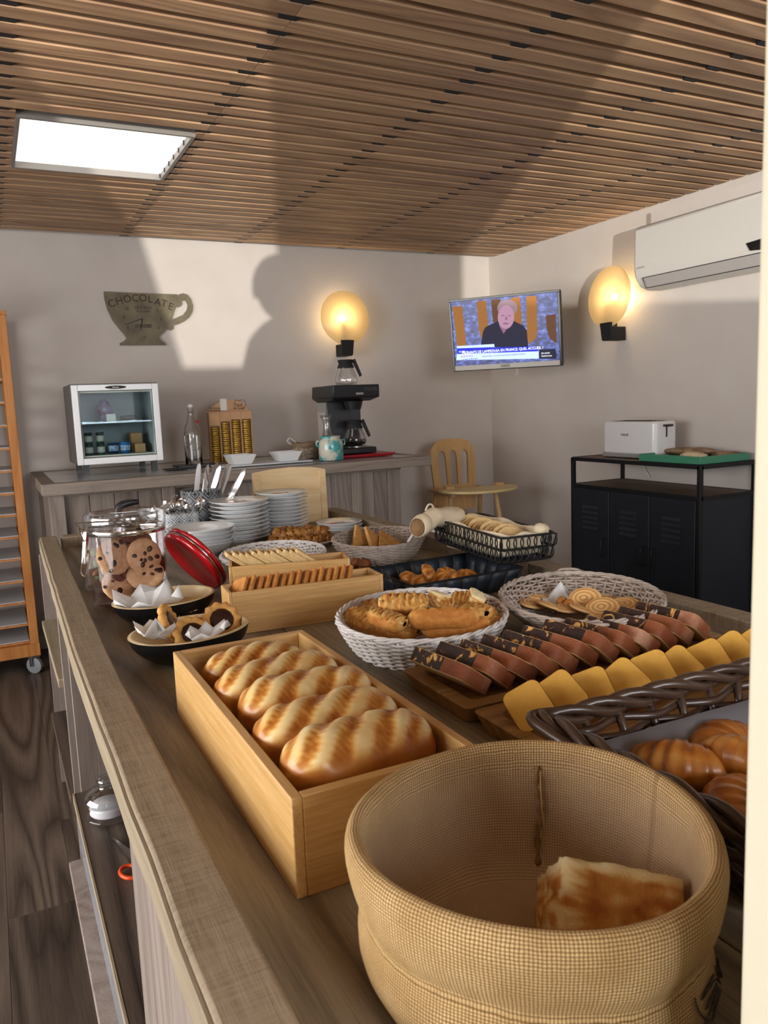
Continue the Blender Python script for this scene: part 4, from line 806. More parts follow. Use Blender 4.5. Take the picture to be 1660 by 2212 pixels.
hole_ = math_(nt, 'MULTIPLY', math_(nt, 'POWER', h1, 0.5), math_(nt, 'POWER', h2, 0.5))
n2 = nz(nt, coords(nt), 22, 4, 0.6)
cA = ramp(nt, n2, [(0.35, rgb('#c2a06e')), (0.65, rgb('#dab986'))])
cB = mixc(nt, ramp(nt, hole_, [(0.42, (0, 0, 0)), (0.75, (1, 1, 1))]), rgb('#7c5f3a'), cA)
lin = mixc(nt, attr(nt), cB, rgb('#a8927c'))      # inner lining, a little greyer
L(nt, mixc(nt, math_(nt, 'MULTIPLY', attr(nt), 0.45), cB, rgb('#b7a08e')), b.inputs['Base Color'])
bump(nt, b, math_(nt, 'ADD', hole_, math_(nt, 'MULTIPLY', chk, 0.25)), 0.55, 0.0009)
pj = [(0.100, 0.002), (0.134, 0.004), (0.147, 0.025), (0.149, 0.048), (0.1435, 0.070), (0.1440, 0.076), (0.151, 0.088), (0.1545, 0.102), (0.1565, 0.118), (0.1565, 0.129), (0.1535, 0.1375), (0.148, 0.141), (0.1425, 0.1385), (0.1395, 0.131), (0.1405, 0.115), (0.139, 0.08), (0.134, 0.05), (0.126, 0.02), (0.11, 0.012), (0.06, 0.011), (0.0, 0.011)]
mk = [0, 0, 0, 0, 0, 0, 0, 0, 0, 0, 0, 0, 0.1, 0.2, 0.5, 1, 1, 1, 1, 1, 1]
def jf(p, a, j):
    outw = 1 if j < 11 else 0.35
    k = 1+outw*(0.010*math.sin(5*a+1+j*0.25)+0.012*noise.noise(Vector((math.cos(a)*2.4, math.sin(a)*2.4, p.z*16+3))))*(1.0 if j < 8 else 0.25)
    z = p.z+(0.004*math.sin(2*a+0.6) if 3 <= j <= 14 else 0)+(0.006*noise.noise(Vector((math.cos(a)*2, math.sin(a)*2, 7))) if 4 <= j <= 6 else 0)
    if j >= 13 and j < 18: k *= 1+0.03*noise.noise(Vector((math.cos(a)*3.1, math.sin(a)*3.1, 9+p.z*8)))
    return Vector((p.x*k, p.y*k, z))
mb = MB().lathe(pj, 160, fn=jf, cap=False, m=mk)
# weave coordinates along the profile
acc = [0.0]
for (r0, z0_), (r1, z1_) in zip(pj[:-1], pj[1:]): acc.append(acc[-1]+math.hypot(r1-r0, z1_-z0_))
mb.uv = [(2*PI*(q//len(pj))/160, acc[q % len(pj)]) for q in range(len(mb.v))]
part('burlap_wall', mb, mj, jb, smooth=True, sub=1)
part('inner_seam', MB().tube(smooth_path([(0.1415*math.cos(0.86), 0.1415*math.sin(0.86), 0.118), (0.135*math.cos(0.87), 0.135*math.sin(0.87), 0.10), (0.134*math.cos(0.84), 0.134*math.sin(0.84), 0.075), (0.130*math.cos(0.86), 0.130*math.sin(0.86), 0.05), (0.123*math.cos(0.86), 0.123*math.sin(0.86), 0.02)]), [0.0025+0.0012*math.sin(k*1.7) for k in range(25)], 6), plain('seam_brown', '#8f6f48', 0.95, c2='#6b4f30', scale=80), jb, smooth=True)
part('loose_thread', MB().tube(smooth_path([(0.137*math.cos(0.84), 0.137*math.sin(0.84), 0.115), (0.127*math.cos(0.83), 0.127*math.sin(0.83), 0.09), (0.128*math.cos(0.81), 0.128*math.sin(0.81), 0.06)]), 0.0006, 5), plain('thread', '#c9a976', 0.9), jb)
mpr = plain('black_print', '#2a251f', 0.95, c2='#4a4030', scale=200)
def jpt(a, z, r=0.1412): rr = r+(-0.006*max(0, (0.028-z)/0.024) if z < 0.03 else -0.003*max(0, (z-0.045)/0.02)); return Vector((rr*math.cos(a), rr*math.sin(a), z))
for da, wd in ((0, 0.0017), (0.055, 0.0008), (0.34, 0.0010)):
    part('printed_ring', MB().tube([jpt(-0.98-da+0.55*(k/14)**2, 0.060-0.058*k/14, 0.1512) for k in range(15)], wd, 4), mpr, jb)
for k in range(13):
    s_ = (k+0.6)/13; a = -0.98+0.55*s_**2
    part('printed_stroke', MB().tube([jpt(a-0.10, 0.060-0.058*s_, 0.1512), jpt(a-0.28, 0.057-0.058*s_+0.004*(k % 2), 0.1512)], 0.0007 if k % 3 else 0.0011, 4), mpr, jb)
# torn bread chunk
def chunk_mesh(sx, sy, sz, seed, n=26):
    def fn(i, j):
        th = PI*i/(n-1); ph = 2*PI*j/n; d = Vector((math.sin(th)*math.cos(ph), math.sin(th)*math.sin(ph), math.cos(th)))
        m_ = max(abs(d.x), abs(d.y), abs(d.z)); q = d.lerp(d/m_, 0.82)
        f = 1+0.06*noise.noise(q*2.5+Vector((seed, 0, 0)))
        torn = max(0, min(1, (q.z-0.62)*4)); f += torn*0.035*noise.noise(q*11+Vector((0, seed, 0)))
        m = torn*0.8+0.35*noise.noise(q*3+Vector((seed, 2, 1)))+0.16
        if q.x < -0.6: m = max(m, 0.7*noise.noise(q*4)+0.30)
        return Vector((q.x*sx*f, q.y*sy*f, q.z*sz*f)), m
    return MB().grid(fn, n, n, wrapv=True).mesh('chunk')
o = part('bread_chunk', chunk_mesh(0.056, 0.040, 0.034, 3, 40), m_crumb); o.location = (0.438, 0.478, 0.955); o.rotation_euler = (-0.80, 0.25, -0.45); tag(o, 'big torn focaccia chunk lying in the burlap basket', 'bread')
o = part('bread_chunk', chunk_mesh(0.03, 0.025, 0.012, 5), m_crumb); o.location = (0.335, 0.475, 0.935); o.rotation_euler = (0.1, 0.0, 0.6); tag(o, 'small brown crust piece at the bottom of the burlap basket', 'bread')

# ------------------------------------------------------------------ wicker baskets
def wicker(t, a0, b0, a1, b1, h, rows, ns, r, mat, p=0.75, stake_r=None, lip=1, off=0.0):
    sr = stake_r or r*1.1; amp = (r+sr)*0.78
    def rad(q): return a0+(a1-a0)*q**p, b0+(b1-b0)*q**p
    mb = MB(); N = ns*3
    for k in range(rows):
        q = k/(rows-1); a, b_ = rad(q); z = off+r+(h-2*r)*q; pts = []
        for i in range(N):
            th = 2*PI*i/N; o_ = amp*math.cos(th*ns/2+k*PI)+r*0.25*noise.noise(Vector((th*3, k, 1)))
            pts.append(((a+o_)*math.cos(th), (b_+o_)*math.sin(th), z+r*0.3*noise.noise(Vector((th*5, k*3.1, 0)))))
        mb.tube(pts, r, 5, closed=True)
    part('weave', mb, mat, t, smooth=True, kind='stuff')
    mb = MB()
    for i in range(ns):
        th = 2*PI*(i+0.0)/ns; pts = []
        for k in range(5):
            q = k/4; a, b_ = rad(q); pts.append((a*math.cos(th), b_*math.sin(th), off+h*q))
        mb.tube(pts, sr, 5)
    part('stakes', mb, mat, t, smooth=True, kind='stuff')
    mb = MB(); R = r*1.15
    for s_ in range(3):
        pts = []
        for i in range(N):
            th = 2*PI*i/N; ph = th*ns/3+s_*2*PI/3
            pts.append(((a1+R*1.1*math.cos(ph))*math.cos(th), (b1+R*1.1*math.cos(ph))*math.sin(th), off+h+R*0.8+R*0.9*math.sin(ph)))
        mb.tube(pts, R, 5, closed=True)
    part('braided_rim', mb, mat, t, smooth=True)
    part('basket_floor', MB().lathe([(0, 0.001), (a0, 0.001), (a0, off+2*r), (0, off+2*r)], 40, sy=b0/a0, cap=False), mat, t)
ww = thing('wicker_basket', 'white wicker basket heaped with toasted baguette halves', 'basket', (0.746, 1.351, ZS), -0.6)
wicker(ww, 0.128, 0.150, 0.168, 0.196, 0.068, 15, 40, 0.0026, m_wwick)
rw = thing('wicker_basket', 'grey-washed oval wicker basket holding palmier biscuits and a napkin', 'basket', (1.080, 1.266, ZS), -0.6)
wicker(rw, 0.100, 0.110, 0.165, 0.212, 0.073, 15, 42, 0.0026, m_gwick, p=1.15)
for s_ in (-1, 1):
    part('handle', MB().tube(smooth_path([(-0.03, s_*0.208, 0.07), (-0.02, s_*0.235, 0.078), (0.02, s_*0.235, 0.078), (0.03, s_*0.208, 0.07)], 6), 0.0035, 6), m_gwick, rw, smooth=True)
gb = thing('wicker_basket', 'grey-brown wicker basket of toast behind the black strap basket', 'basket', (1.085, 2.235, ZS), -0.5)
wicker(gb, 0.105, 0.145, 0.145, 0.195, 0.066, 14, 40, 0.0026, m_gwick)
part('handle', MB().tube(smooth_path([(0.12, -0.06, 0.073), (0.14, -0.085, 0.095), (0.115, -0.125, 0.095), (0.095, -0.13, 0.07)], 6), 0.004, 6), m_wwick, gb, smooth=True, label='white end of the handle loop')
fw = thing('wicker_basket', 'flat white wicker basket behind the shortbread box', 'basket', (0.762, 2.325, ZS), -0.4)
wicker(fw, 0.115, 0.140, 0.160, 0.195, 0.040, 9, 38, 0.0027, m_wwick, p=0.9)

# toasted baguette halves
def toast_mesh(Ln, r, seed):
    nu, nv = 30, 22
    def fn(i, j):
        u = i/(nu-1); v = 2*PI*j/nv; e = abs(2*u-1); R = r*max(0.05, 1-e**5)**0.5
        c, s_ = math.cos(v), math.sin(v)
        z = R*s_*(0.95 if s_ < 0 else 0.38); y = R*c*1.05
        top = 1 if s_ > 0.12 else 0
        z += top*r*0.22*(noise.noise(Vector((u*14, c*3, seed)))+0.35*math.sin(u*45+c*2))
        m = 0.10+0.25*noise.noise(Vector((u*6, v, seed)))+(0.36+0.75*noise.noise(Vector((u*18, c*5, seed+2))) if top else 0.0)
        if e > 0.9: m += 0.3
        return Vector(((u-0.5)*Ln, y, z)), m
    return MB().grid(fn, nu, nv, wrapv=True).mesh('toast')
tms = [toast_mesh(0.12, 0.026, 1), toast_mesh(0.10, 0.028, 2), toast_mesh(0.08, 0.027, 3), toast_mesh(0.135, 0.026, 4)]
def flip(rx): return rx
TO = [(0, at(845, 1355, .955), (0.1, 0.02, -0.95), 'low toasted half at the far left of the white basket'),
      (1, at(785, 1335, .968), (0.3, 0.1, -1.30), 'toasted half leaning on the left rim of the white basket'),
      (3, at(835, 1308, .965), (0.2, 0.0, -0.5), 'toasted half at the back left of the white basket, partly hidden'),
      (2, at(838, 1333, .998), (-0.15, 0.18, -1.1), 'blunt toasted half slanting towards the camera, left of centre'),
      (3, at(958, 1332, .996), (-0.85, 0.0, -0.50), 'long toasted half lying crosswise in the middle of the heap'),
      (3, at(985, 1354, .972), (-1.15, 0.03, -0.50), 'long toasted half along the front rim with its crust outward'),
      (1, at(872, 1300, 1.012), (0.35, 0.0, -0.62), 'toasted half on top of the heap, rough face up'),
      (1, at(1020, 1318, .985), (0.1, -0.1, -1.55), 'ridged toasted half at the right end of the basket'),
      (0, at(1050, 1330, .972), (0.0, 0.1, -1.9), 'curved toasted half against the right rim of the basket'),
      (2, at(1010, 1300, .985), (0.6, 0.0, -0.9), 'short toasted half at the back right of the basket'),
      (0, at(910, 1345, .950), (0.0, 0.0, 0.2), 'toasted half buried under the others in the middle')]
for k, p, r_, lab in TO:
    o = part('baguette_toast', tms[k], m_toast); o.location = p; o.rotation_euler = r_; tag(o, lab, 'bread', 'toasted baguette halves in the white basket')
for p, r_, lab in ((at(948, 1296, 1.005), (0.2, 0.3, 0.4), 'small white-crumbed bread end at the top of the toast heap'), (at(1026, 1295, 0.995), (0.5, -0.2, 1.1), 'small pale bread end at the back right of the toast heap')):
    o = part('bread_end', chunk_mesh(0.022, 0.017, 0.016, 6), m_crumb); o.location = p; o.rotation_euler = r_; tag(o, lab, 'bread')

# palmiers
def palmier_mesh(r, seed):
    nu, nv = 26, 36
    def fn(i, j):
        q = i/(nu-1); th = 2*PI*j/nv
        hr = 1-0.14*abs(math.sin(th*0.5))**6+0.05*math.cos(2*th)
        side = -1
        z = 0.006*math.sqrt(max(0, 1-q**6)); ring = 0.5+0.5*math.sin(q*22+0.8*math.cos(th))
        z += 0.0014*ring*(q < 0.95)
        return Vector((q*r*hr*1.25*math.cos(th), q*r*hr*math.sin(th), z)), 0.2+0.6*ring*(1-0.3*q)+0.1*noise.noise(Vector((th, q*3, seed)))
    mb = MB().grid(fn, nu, nv, wrapv=True)
    def fb(i, j):
        q = i/3; th = 2*PI*j/nv; hr = 1-0.14*abs(math.sin(th*0.5))**6+0.05*math.cos(2*th)
        return Vector(((1-q)*r*hr*1.25*math.cos(th), (1-q)*r*hr*math.sin(th), -0.004 if q > 0 else 0.0)), 0.25
    mb.grid(fb, 4, nv, wrapv=True); return mb.mesh('palmier')
pm = palmier_mesh(0.030, 1)
PL = [((1150, 1308), .935, (0.2, 0.1, 0.5), 'palmier at the left end of the grey basket'), ((1188, 1312), .940, (0.35, 0.0, 1.4), 'palmier second from the left in the grey basket'), ((1160, 1292), .935, (0.1, -0.1, 2.2), 'palmier at the back left of the grey basket'),
      ((1225, 1318), .935, (0.1, 0.1, 0.2), 'palmier low at the front of the grey basket'), ((1262, 1296), .950, (0.75, -0.15, -0.5), 'largest palmier, propped upright in the middle of the grey basket'), ((1258, 1318), .940, (0.3, 0.1, 0.9), 'palmier just in front of the propped one'),
      ((1300, 1316), .945, (0.55, -0.15, -0.35), 'palmier with a clear spiral, right of centre at the front'), ((1310, 1298), .935, (0.1, 0.05, 1.0), 'palmier at the back right of the grey basket'), ((1345, 1310), .940, (0.3, -0.1, -0.5), 'palmier nearest the right end of the grey basket'), ((1290, 1303), .932, (0, 0, 2.0), 'palmier half hidden behind the spiral one')]
for p, z, r_, lab in PL:
    o = part('palmier', pm, m_palm); o.location = at(p[0], p[1]-2, z+0.012); o.rotation_euler = r_; tag(o, lab, 'biscuit', 'palmiers in the grey wicker basket')
for p, lab in (((1215, 1300), 'small brown biscuit in front of the napkin'), ((1230, 1306), 'small ridged biscuit right of the napkin')):
    o = part('small_biscuit', lumpy(8, 12, 0.018, 0.012, 0.012, 0.2, 3, p[0]), m_bisc2, smooth=True); o.location = at(p[0], p[1], .952); o.rotation_euler = (0.3, 0.2, 0.5); tag(o, lab, 'biscuit')
def napkin(name, loc, size, seed, lab, peak=(0.0, 0.0, 0.03), rz=0.0, dip=0.0):
    q_ = random.Random(seed); n = 14; rings = 6; ph = [q_.uniform(-0.12, 0.12) for _ in range(n)]; am = [q_.uniform(0.4, 1.0)*(1 if k % 2 else -0.35) for k in range(n)]; rr = [q_.uniform(0.36, 0.52) for _ in range(n)]
    def fn(i, j):
        q = i/(rings-1); k = j % n; a = 2*PI*(k+ph[k]*q)/n; R = size*rr[k]*q*(1.0 if q < 0.8 else 0.97)
        z = am[k]*0.15*size*q**1.4+dip*q*q*4+peak[2]*max(0, 1-math.hypot(R*math.cos(a)-peak[0], R*math.sin(a)-peak[1])/(size*0.33))
        return Vector((R*math.cos(a)*1.1, R*math.sin(a)*0.9, z)), 0
    o = part(name, MB().grid(fn, rings, n, wrapv=True), m_paper, solid=0.0005, ang=12); o.location = loc; o.rotation_euler = (0, 0, rz); tag(o, lab, 'napkin'); return o
napkin('paper_napkin', at(1212, 1298, .940), 0.11, 3, 'white paper napkin peaking up among the palmiers', (0.0, 0.0, 0.045), 0.7)
for p, z, r_, lab in (((778, 1160), .965, (1.1, 0.1, 0.4), 'left toast triangle in the grey-brown back basket'), ((805, 1162), .965, (1.0, -0.1, 0.7), 'middle toast triangle in the grey-brown back basket'), ((835, 1166), .955, (0.6, 0.1, 0.2), 'low toast triangle at the right in the back basket')):
    o = part('toast_triangle', MB().prism([(-0.05, -0.03), (0.05, -0.03), (0.0, 0.045)], -0.006, 0.006), m_bisc, bevel=0.002); o.location = at(p[0], p[1], z); o.rotation_euler = r_; tag(o, lab, 'toast')

# ------------------------------------------------------------------ bowls with biscuits
def bowl(loc, r, h, lab, sxy=1.12, rz=0.0):
    t = thing('bamboo_bowl', lab, 'bowl', loc, rz)
    pr_ = [(0.0, 0.0), (r*0.45, 0.0), (r*0.72, h*0.22), (r*0.93, h*0.62), (r, h)]
    S = smooth_path([(a, b_, 0) for a, b_ in pr_], 5); outp = [(max(0, p.x), max(0, p.y)) for p in S]
    tilt = lambda p, a, j: p+Vector((0, 0, 0.004*(p.z/h)*math.cos(a+0.4)))
    part('black_shell', MB().lathe(outp, 56, sx=sxy, fn=tilt, cap=False), plain('black_lacquer', '#101011', 0.28, spec=0.45), t, smooth=True)
    inn_ = [(r, h), (r-0.004, h+0.001)]+[(max(0, p.x-0.006), p.y+0.005) for p in S[::-1][1:]]
    mi_, nt, b = base('coiled_bamboo', 0.4, 0, 0.4); v = coords(nt); sp_ = nt.nodes.new('ShaderNodeSeparateXYZ'); L(nt, v, sp_.inputs[0])
    k = math_(nt, 'ABSOLUTE', math_(nt, 'SINE', math_(nt, 'ADD', math_(nt, 'MULTIPLY', sp_.outputs['Z'], 900), math_(nt, 'MULTIPLY', nz(nt, v, 14, 2), 3))))
    L(nt, ramp(nt, k, [(0.1, rgb('#ab8f64')), (0.6, rgb('#cdb486')), (0.95, rgb('#dcc69b'))]), b.inputs['Base Color'])
    part('bamboo_lining', MB().lathe(inn_, 56, sx=sxy, fn=tilt, cap=False), mi_, t, smooth=True, label='pale coiled bamboo inside')
    return t
bowl((0.335, 1.862, ZS), 0.108, 0.058, 'black bamboo bowl of pale biscuits beside the cookie jar', 1.1)
bowl((0.322, 1.545, ZS), 0.108, 0.060, 'black bamboo bowl of chocolate biscuits just beyond the bread box', 1.1)
napkin('paper_napkin', (0.300, 1.862, 0.938), 0.17, 5, 'crumpled white napkin spread in the farther black bowl', (0.03, 0.04, 0.030), 0.3, 0.008)
napkin('paper_napkin', (0.262, 1.545, 0.945), 0.10, 9, 'crumpled white napkin at the left of the nearer black bowl', (-0.012, -0.01, 0.035), 0.5, 0.010)
napkin('paper_napkin', (0.345, 1.490, 0.950), 0.09, 12, 'folded white napkin along the front rim of the nearer black bowl', (0.025, -0.01, 0.02), 0.15, 0.006)
for x, y, rz, lab in ((0.32, 1.80, 0.3, 'pale oval biscuit at the front left of the farther bowl'), (0.355, 1.825, 1.0, 'pale oval biscuit in the middle of the farther bowl'), (0.395, 1.84, 0.2, 'pale oval biscuit at the right of the farther bowl'), (0.365, 1.795, -0.4, 'pale oval biscuit at the front right of the farther bowl')):
    o = part('oval_biscuit', lumpy(8, 20, 0.034, 0.024, 0.006, 0.12, 3, x*40), m_short, smooth=True); o.location = (x, y, 0.948+0.004*((x*100) % 2)); o.rotation_euler = (0.12, 0.1, rz); tag(o, lab, 'biscuit', 'pale biscuits in the farther black bowl')
def ring_biscuit(lab, loc, rot, fill=1):
    t = thing('chocolate_biscuit', lab, 'biscuit', loc, rot, 'scalloped chocolate biscuits in the nearer black bowl')
    def fn(i, j):
        th = 2*PI*i/48; v = 2*PI*j/10; R = 0.031+0.0015*math.cos(th*11); rr = 0.0085*(1+0.12*math.cos(th*11))
        return Vector(((R+rr*math.cos(v))*math.cos(th), (R+rr*math.cos(v))*math.sin(th), rr*math.sin(v))), 0
    part('scalloped_edge', MB().grid(fn, 48, 10, wrapu=True, wrapv=True), m_bisc, t, smooth=True)
    part('chocolate_centre', MB().lathe([(0, 0.008), (0.018, 0.0075), (0.027, 0.003), (0.027, -0.004), (0, -0.005)], 28, cap=False), m_choc, t, smooth=True, label='dark chocolate centre')
    return t
ring_biscuit('scalloped chocolate biscuit standing on edge at the left of the bowl', (0.290, 1.572, 0.980), (1.15, 0.35, 1.0))
ring_biscuit('chocolate-topped biscuit facing the camera at the front of the bowl', (0.325, 1.525, 0.962), (0.85, 0.0, 0.1))
ring_biscuit('scalloped biscuit propped at the right of the bowl', (0.392, 1.56, 0.972), (0.9, 0.45, -0.4))
ring_biscuit('scalloped biscuit lying at the back of the bowl', (0.345, 1.585, 0.955), (0.3, 0.1, 0.0))

# ------------------------------------------------------------------ two biscuit boxes
ba = thing('biscuit_box', 'long bamboo box of small orange biscuits in front of the shortbread box', 'box', (0.617, 1.678, ZS), -0.085)
open_box(ba, 0.362, 0.092, 0.095, 0.008, m_bambx, m_bambx)
bx = thing('biscuit_box', 'bamboo box of pale shortbread fingers behind the orange biscuits', 'box', (0.652, 1.868, ZS), -0.28)
open_box(bx, 0.300, 0.098, 0.108, 0.008, m_bambx, m_bambx)
def along(o, x, y, z): return o.matrix_local @ Vector((x, y, z))
bpy.context.view_layer.update()
mbis = MB().prism(rrect(-0.030, 0.030, -0.024, 0.024, 0.006), -0.0045, 0.0045).mesh('biscuit', False)
n = 15
WORDS = ['first', 'second', 'third', 'fourth', 'fifth', 'sixth', 'seventh', 'eighth', 'ninth', 'tenth', 'eleventh', 'twelfth', 'thirteenth', 'fourteenth', 'fifteenth', 'sixteenth']
for i in range(n):
    x = -0.150+i*0.0178
    o = part('orange_biscuit', mbis, m_bisc2, bevel=0.0025); M_ = ba.matrix_local @ TR((x, 0.0, 0.088+0.002*math.sin(i*2.1)), rz=0.25) @ Euler((0, -0.95, 0)).to_matrix().to_4x4() @ Matrix.Rotation(0.45, 4, 'Z')
    o.matrix_world = M_; tag(o, '%s orange biscuit from the left in the front bamboo box' % WORDS[i], 'biscuit', 'orange biscuits in the front bamboo box')
    o = part('orange_biscuit', mbis, m_bisc2, bevel=0.0025); o.matrix_world = ba.matrix_local @ TR((x, 0.0, 0.036), rz=0.05) @ Euler((0, -1.2, 0)).to_matrix().to_4x4(); tag(o, 'orange biscuit of the hidden lower row in the front bamboo box', 'biscuit', 'lower orange biscuits in the front bamboo box')
msh = MB().prism(rrect(-0.055, 0.055, -0.024, 0.024, 0.006), -0.005, 0.005).mesh('shortbread', False)
for i in range(12):
    x = -0.112+i*0.0155
    o = part('shortbread_finger', msh, m_short, bevel=0.0025); o.matrix_world = bx.matrix_local @ TR((x, 0.0, 0.103+0.002*math.sin(i*1.7)), rz=0.12) @ Euler((0, 0.62, 0)).to_matrix().to_4x4()
    tag(o, '%s shortbread finger from the left in the rear bamboo box' % WORDS[i], 'biscuit', 'shortbread fingers in the rear bamboo box')

# ------------------------------------------------------------------ cake boards
def board(lab, loc, lx, ly, rz=0.0, h=0.030):
    t = thing('cake_board', lab, 'board', loc, rz)
    rng = 0.028; mb = MB()
    out = rrect(-lx/2, lx/2, -ly/2, ly/2, 0.012, 3); inn_ = rrect(-lx/2+rng, lx/2-rng, -ly/2+rng, ly/2-rng, 0.012, 3); N = len(out)
    inb = rrect(-lx/2+rng+0.008, lx/2-rng-0.008, -ly/2+rng+0.008, ly/2-rng-0.008, 0.008, 3); und = rrect(-lx/2+0.012, lx/2-0.012, -ly/2+0.014, ly/2-0.014, 0.012, 3)
    V = [(x, y, 0) for x, y in und]+[(x, y, h) for x, y in out]+[(x, y, h) for x, y in inn_]+[(x, y, h-0.014) for x, y in inb]
    Fs = [tuple(range(N))[::-1], tuple(range(3*N, 4*N))]+[(q*N+i, q*N+(i+1) % N, (q+1)*N+(i+1) % N, (q+1)*N+i) for q in range(3) for i in range(N)]
    part('oak_tray', mb.add(V, Fs), m_oakb, t, bevel=0.002); return t
board('carved oak board of marbled cake slices', (0.905, 1.066, ZS), 0.605, 0.212, -0.01)
board('carved oak board of lemon cake slices behind the dark cane basket', (0.905, 0.862, ZS), 0.595, 0.190, 0.0)
m_mcrust = mask_mat('marble_crust', [(0.0, '#5c2c14'), (0.35, '#824522'), (0.62, '#8c5030'), (1.0, '#b28468')], 0.6, 110, 0.5, 1.0, 0.03)
mmd, nt, b = base('chocolate_marbling', 0.55, 0, 0.35); v = coords(nt); k = nz(nt, v, 45, 3, 0.5, 1.2)
L(nt, ramp(nt, k, [(0.45, rgb('#2a1812')), (0.58, rgb('#3c241a')), (0.64, rgb('#c9954a')), (0.72, rgb('#dbb06a'))]), b.inputs['Base Color']); bump(nt, b, nz(nt, v, 130, 3), 0.5, 0.002)
m_mcrumb = mask_mat('cake_crumb', [(0.0, '#d8b37c'), (0.5, '#e7cd9f'), (1.0, '#f0dcb8')], 0.85, 160, 0.6, 0.7, 0.1)
m_lcrumb = mask_mat('lemon_crumb', [(0.0, '#d9a548'), (0.5, '#e6bd68'), (1.0, '#f0d48e')], 0.85, 160, 0.6, 0.7, 0.12)
m_lcrust = bread_mat('lemon_crust', '#9a5c20', '#bd7c30', '#d69a48', 0.6, 40, 0.3)
def slab(name, lab, group, loc, rot, lx, ly, th, mcr, mru, mtop=None, s=1):
    t = thing(name, lab, 'cake', loc, rot, group)
    def wob_(pts, k): return [(x*(1+0.03*noise.noise(Vector((x*40, y*40, k)))), y*(1+0.02*noise.noise(Vector((y*30, x*30, k+5))))) for x, y in pts]
    base_ = rrect(-lx/2, lx/2, -ly/2, ly/2, lx*0.2, 4); dn = []
    for i in range(len(base_)):
        a, b_ = base_[i], base_[(i+1) % len(base_)]; k = max(1, int(math.hypot(b_[0]-a[0], b_[1]-a[1])/0.008)); dn += [(a[0]+(b_[0]-a[0])*q/k, a[1]+(b_[1]-a[1])*q/k) for q in range(k)]
    o_ = wob_(dn, s)
    part('crumb', MB().prism([(x*0.985, y*0.985) for x, y in o_], -th/2, th/2), mcr, t, bevel=0.001)
    n_ = len(o_); zz = [-th/2+0.001, -th/6, th/6, th/2-0.001]; vs = []; ms = []
    for z in zz:
        for x, y in o_: e = 1+0.010*noise.noise(Vector((x*90, y*90, z*90+s))); vs.append((x*e, y*e, z)); ms.append(0.35+0.6*noise.noise(Vector((x*20, y*20, s*3.0)))+(0.25 if s > 8 else 0))
    fs = [(q*n_+i, q*n_+(i+1) % n_, (q+1)*n_+(i+1) % n_, (q+1)*n_+i) for q in range(3) for i in range(n_)]
    if mtop is None: part('crust', MB().add(vs, fs, ms), mru, t, smooth=True)
    else:
        dk = [f for f in fs if sum(vs[q][0] for q in f)/4 < lx*0.3 and sum(vs[q][1] for q in f)/4 > ly*(-0.06+0.10*math.sin(s*2.4)-0.12)]; lt = [f for f in fs if f not in dk]
        part('crust', MB().add(vs, lt, ms), mru, t, smooth=True, label='brown baked crust'); part('marbled_top', MB().add(vs, dk, ms), mtop, t, smooth=True, kind='stuff', label='dark chocolate-marbled top')
    return t
for i in range(12):
    x = 0.640+i*0.0455; ry = 0.62+0.05*math.sin(i*2.3)
    slab('marble_cake_slice', '%s slice of marbled chocolate cake counted from the left' % WORDS[i], 'marble cake slices on the oak board', (x, 1.070-0.004*math.sin(i), ZS+0.052+0.002*math.sin(i*1.3)), (0.02, ry, 0.20+0.05*math.sin(i*3.1)), 0.078, 0.132, 0.0255, m_mcrumb, m_mcrust, mmd, i+1)
for i in range(9):
    x = 0.655+i*0.060
    t = slab('lemon_cake_slice', '%s slice of yellow lemon cake counted from the left' % WORDS[i], 'lemon cake slices on the oak board', (0, 0, 0), (0, 0, 0), 0.066, 0.060, 0.026, m_lcrumb, m_lcrust, None, i+1)
    zz_ = Vector((-0.50+0.08*math.sin(i*2), -0.52, 0.60)).normalized(); xx_ = Vector((0, 0, 1)); xx_ = (xx_-zz_*xx_.dot(zz_)).normalized(); yy_ = zz_.cross(xx_)
    M_ = Matrix((xx_, yy_, zz_)).transposed().to_4x4() @ Matrix.Rotation(0.62+0.2*math.sin(i*2.7), 4, 'Z'); M_.translation = Vector((x, 0.878-0.003*math.cos(i*2), ZS+0.050+0.003*math.sin(i*2.1)))
    t.rotation_euler = M_.to_euler(); t.location = M_.translation

# ------------------------------------------------------------------ dark cane basket with croissants
dc = thing('cane_basket', 'dark brown thick-cane basket of croissants on grey paper', 'basket', (0.815, 0.578, ZS))
X0, X1, Y0, Y1, HH = -0.235, 0.27, -0.14, 0.165, 0.088
def side_rod(a, b_, z, amp, per, ph, r, name='cane'):
    A, B = Vector(a), Vector(b_); d = B-A; q = Vector((-d.y, d.x, 0)).normalized(); pts = []
    n_ = 34
    for i in range(n_+1):
        t = i/n_; p = A+d*t+q*amp*math.cos(PI*per*t+ph); pts.append((p.x, p.y, z+0.003*math.sin(t*9+ph*2+z*90)+0.004*(abs(t-0.5)*2)**3*z/HH))
    return part(name, MB().tube(pts, [r*(1+0.18*noise.noise(Vector((i*0.4, z*70, ph)))) for i in range(n_+1)], 7), m_dwick, dc, smooth=True)
for (a, b_, per) in (((X0, Y1), (X1, Y1), 9), ((X0, Y0), (X1, Y0), 9), ((X0, Y0), (X0, Y1), 5), ((X1, Y0), (X1, Y1), 5)):
    for k in range(5):
        z = 0.008+k*0.0155; fl_ = 0.86+0.14*z/HH
        side_rod((a[0]*fl_, a[1]*fl_, 0), (b_[0]*fl_, b_[1]*fl_, 0), z, 0.008, per, k*PI, 0.0062)
    nst = per+1
    for i in range(nst):
        t = i/(nst-1); x = a[0]+(b_[0]-a[0])*t; y = a[1]+(b_[1]-a[1])*t
        part('stake', MB().tube([(x*0.86, y*0.86, 0.0), (x, y, HH+0.006)], 0.0058, 7), m_dwick, dc, smooth=True)
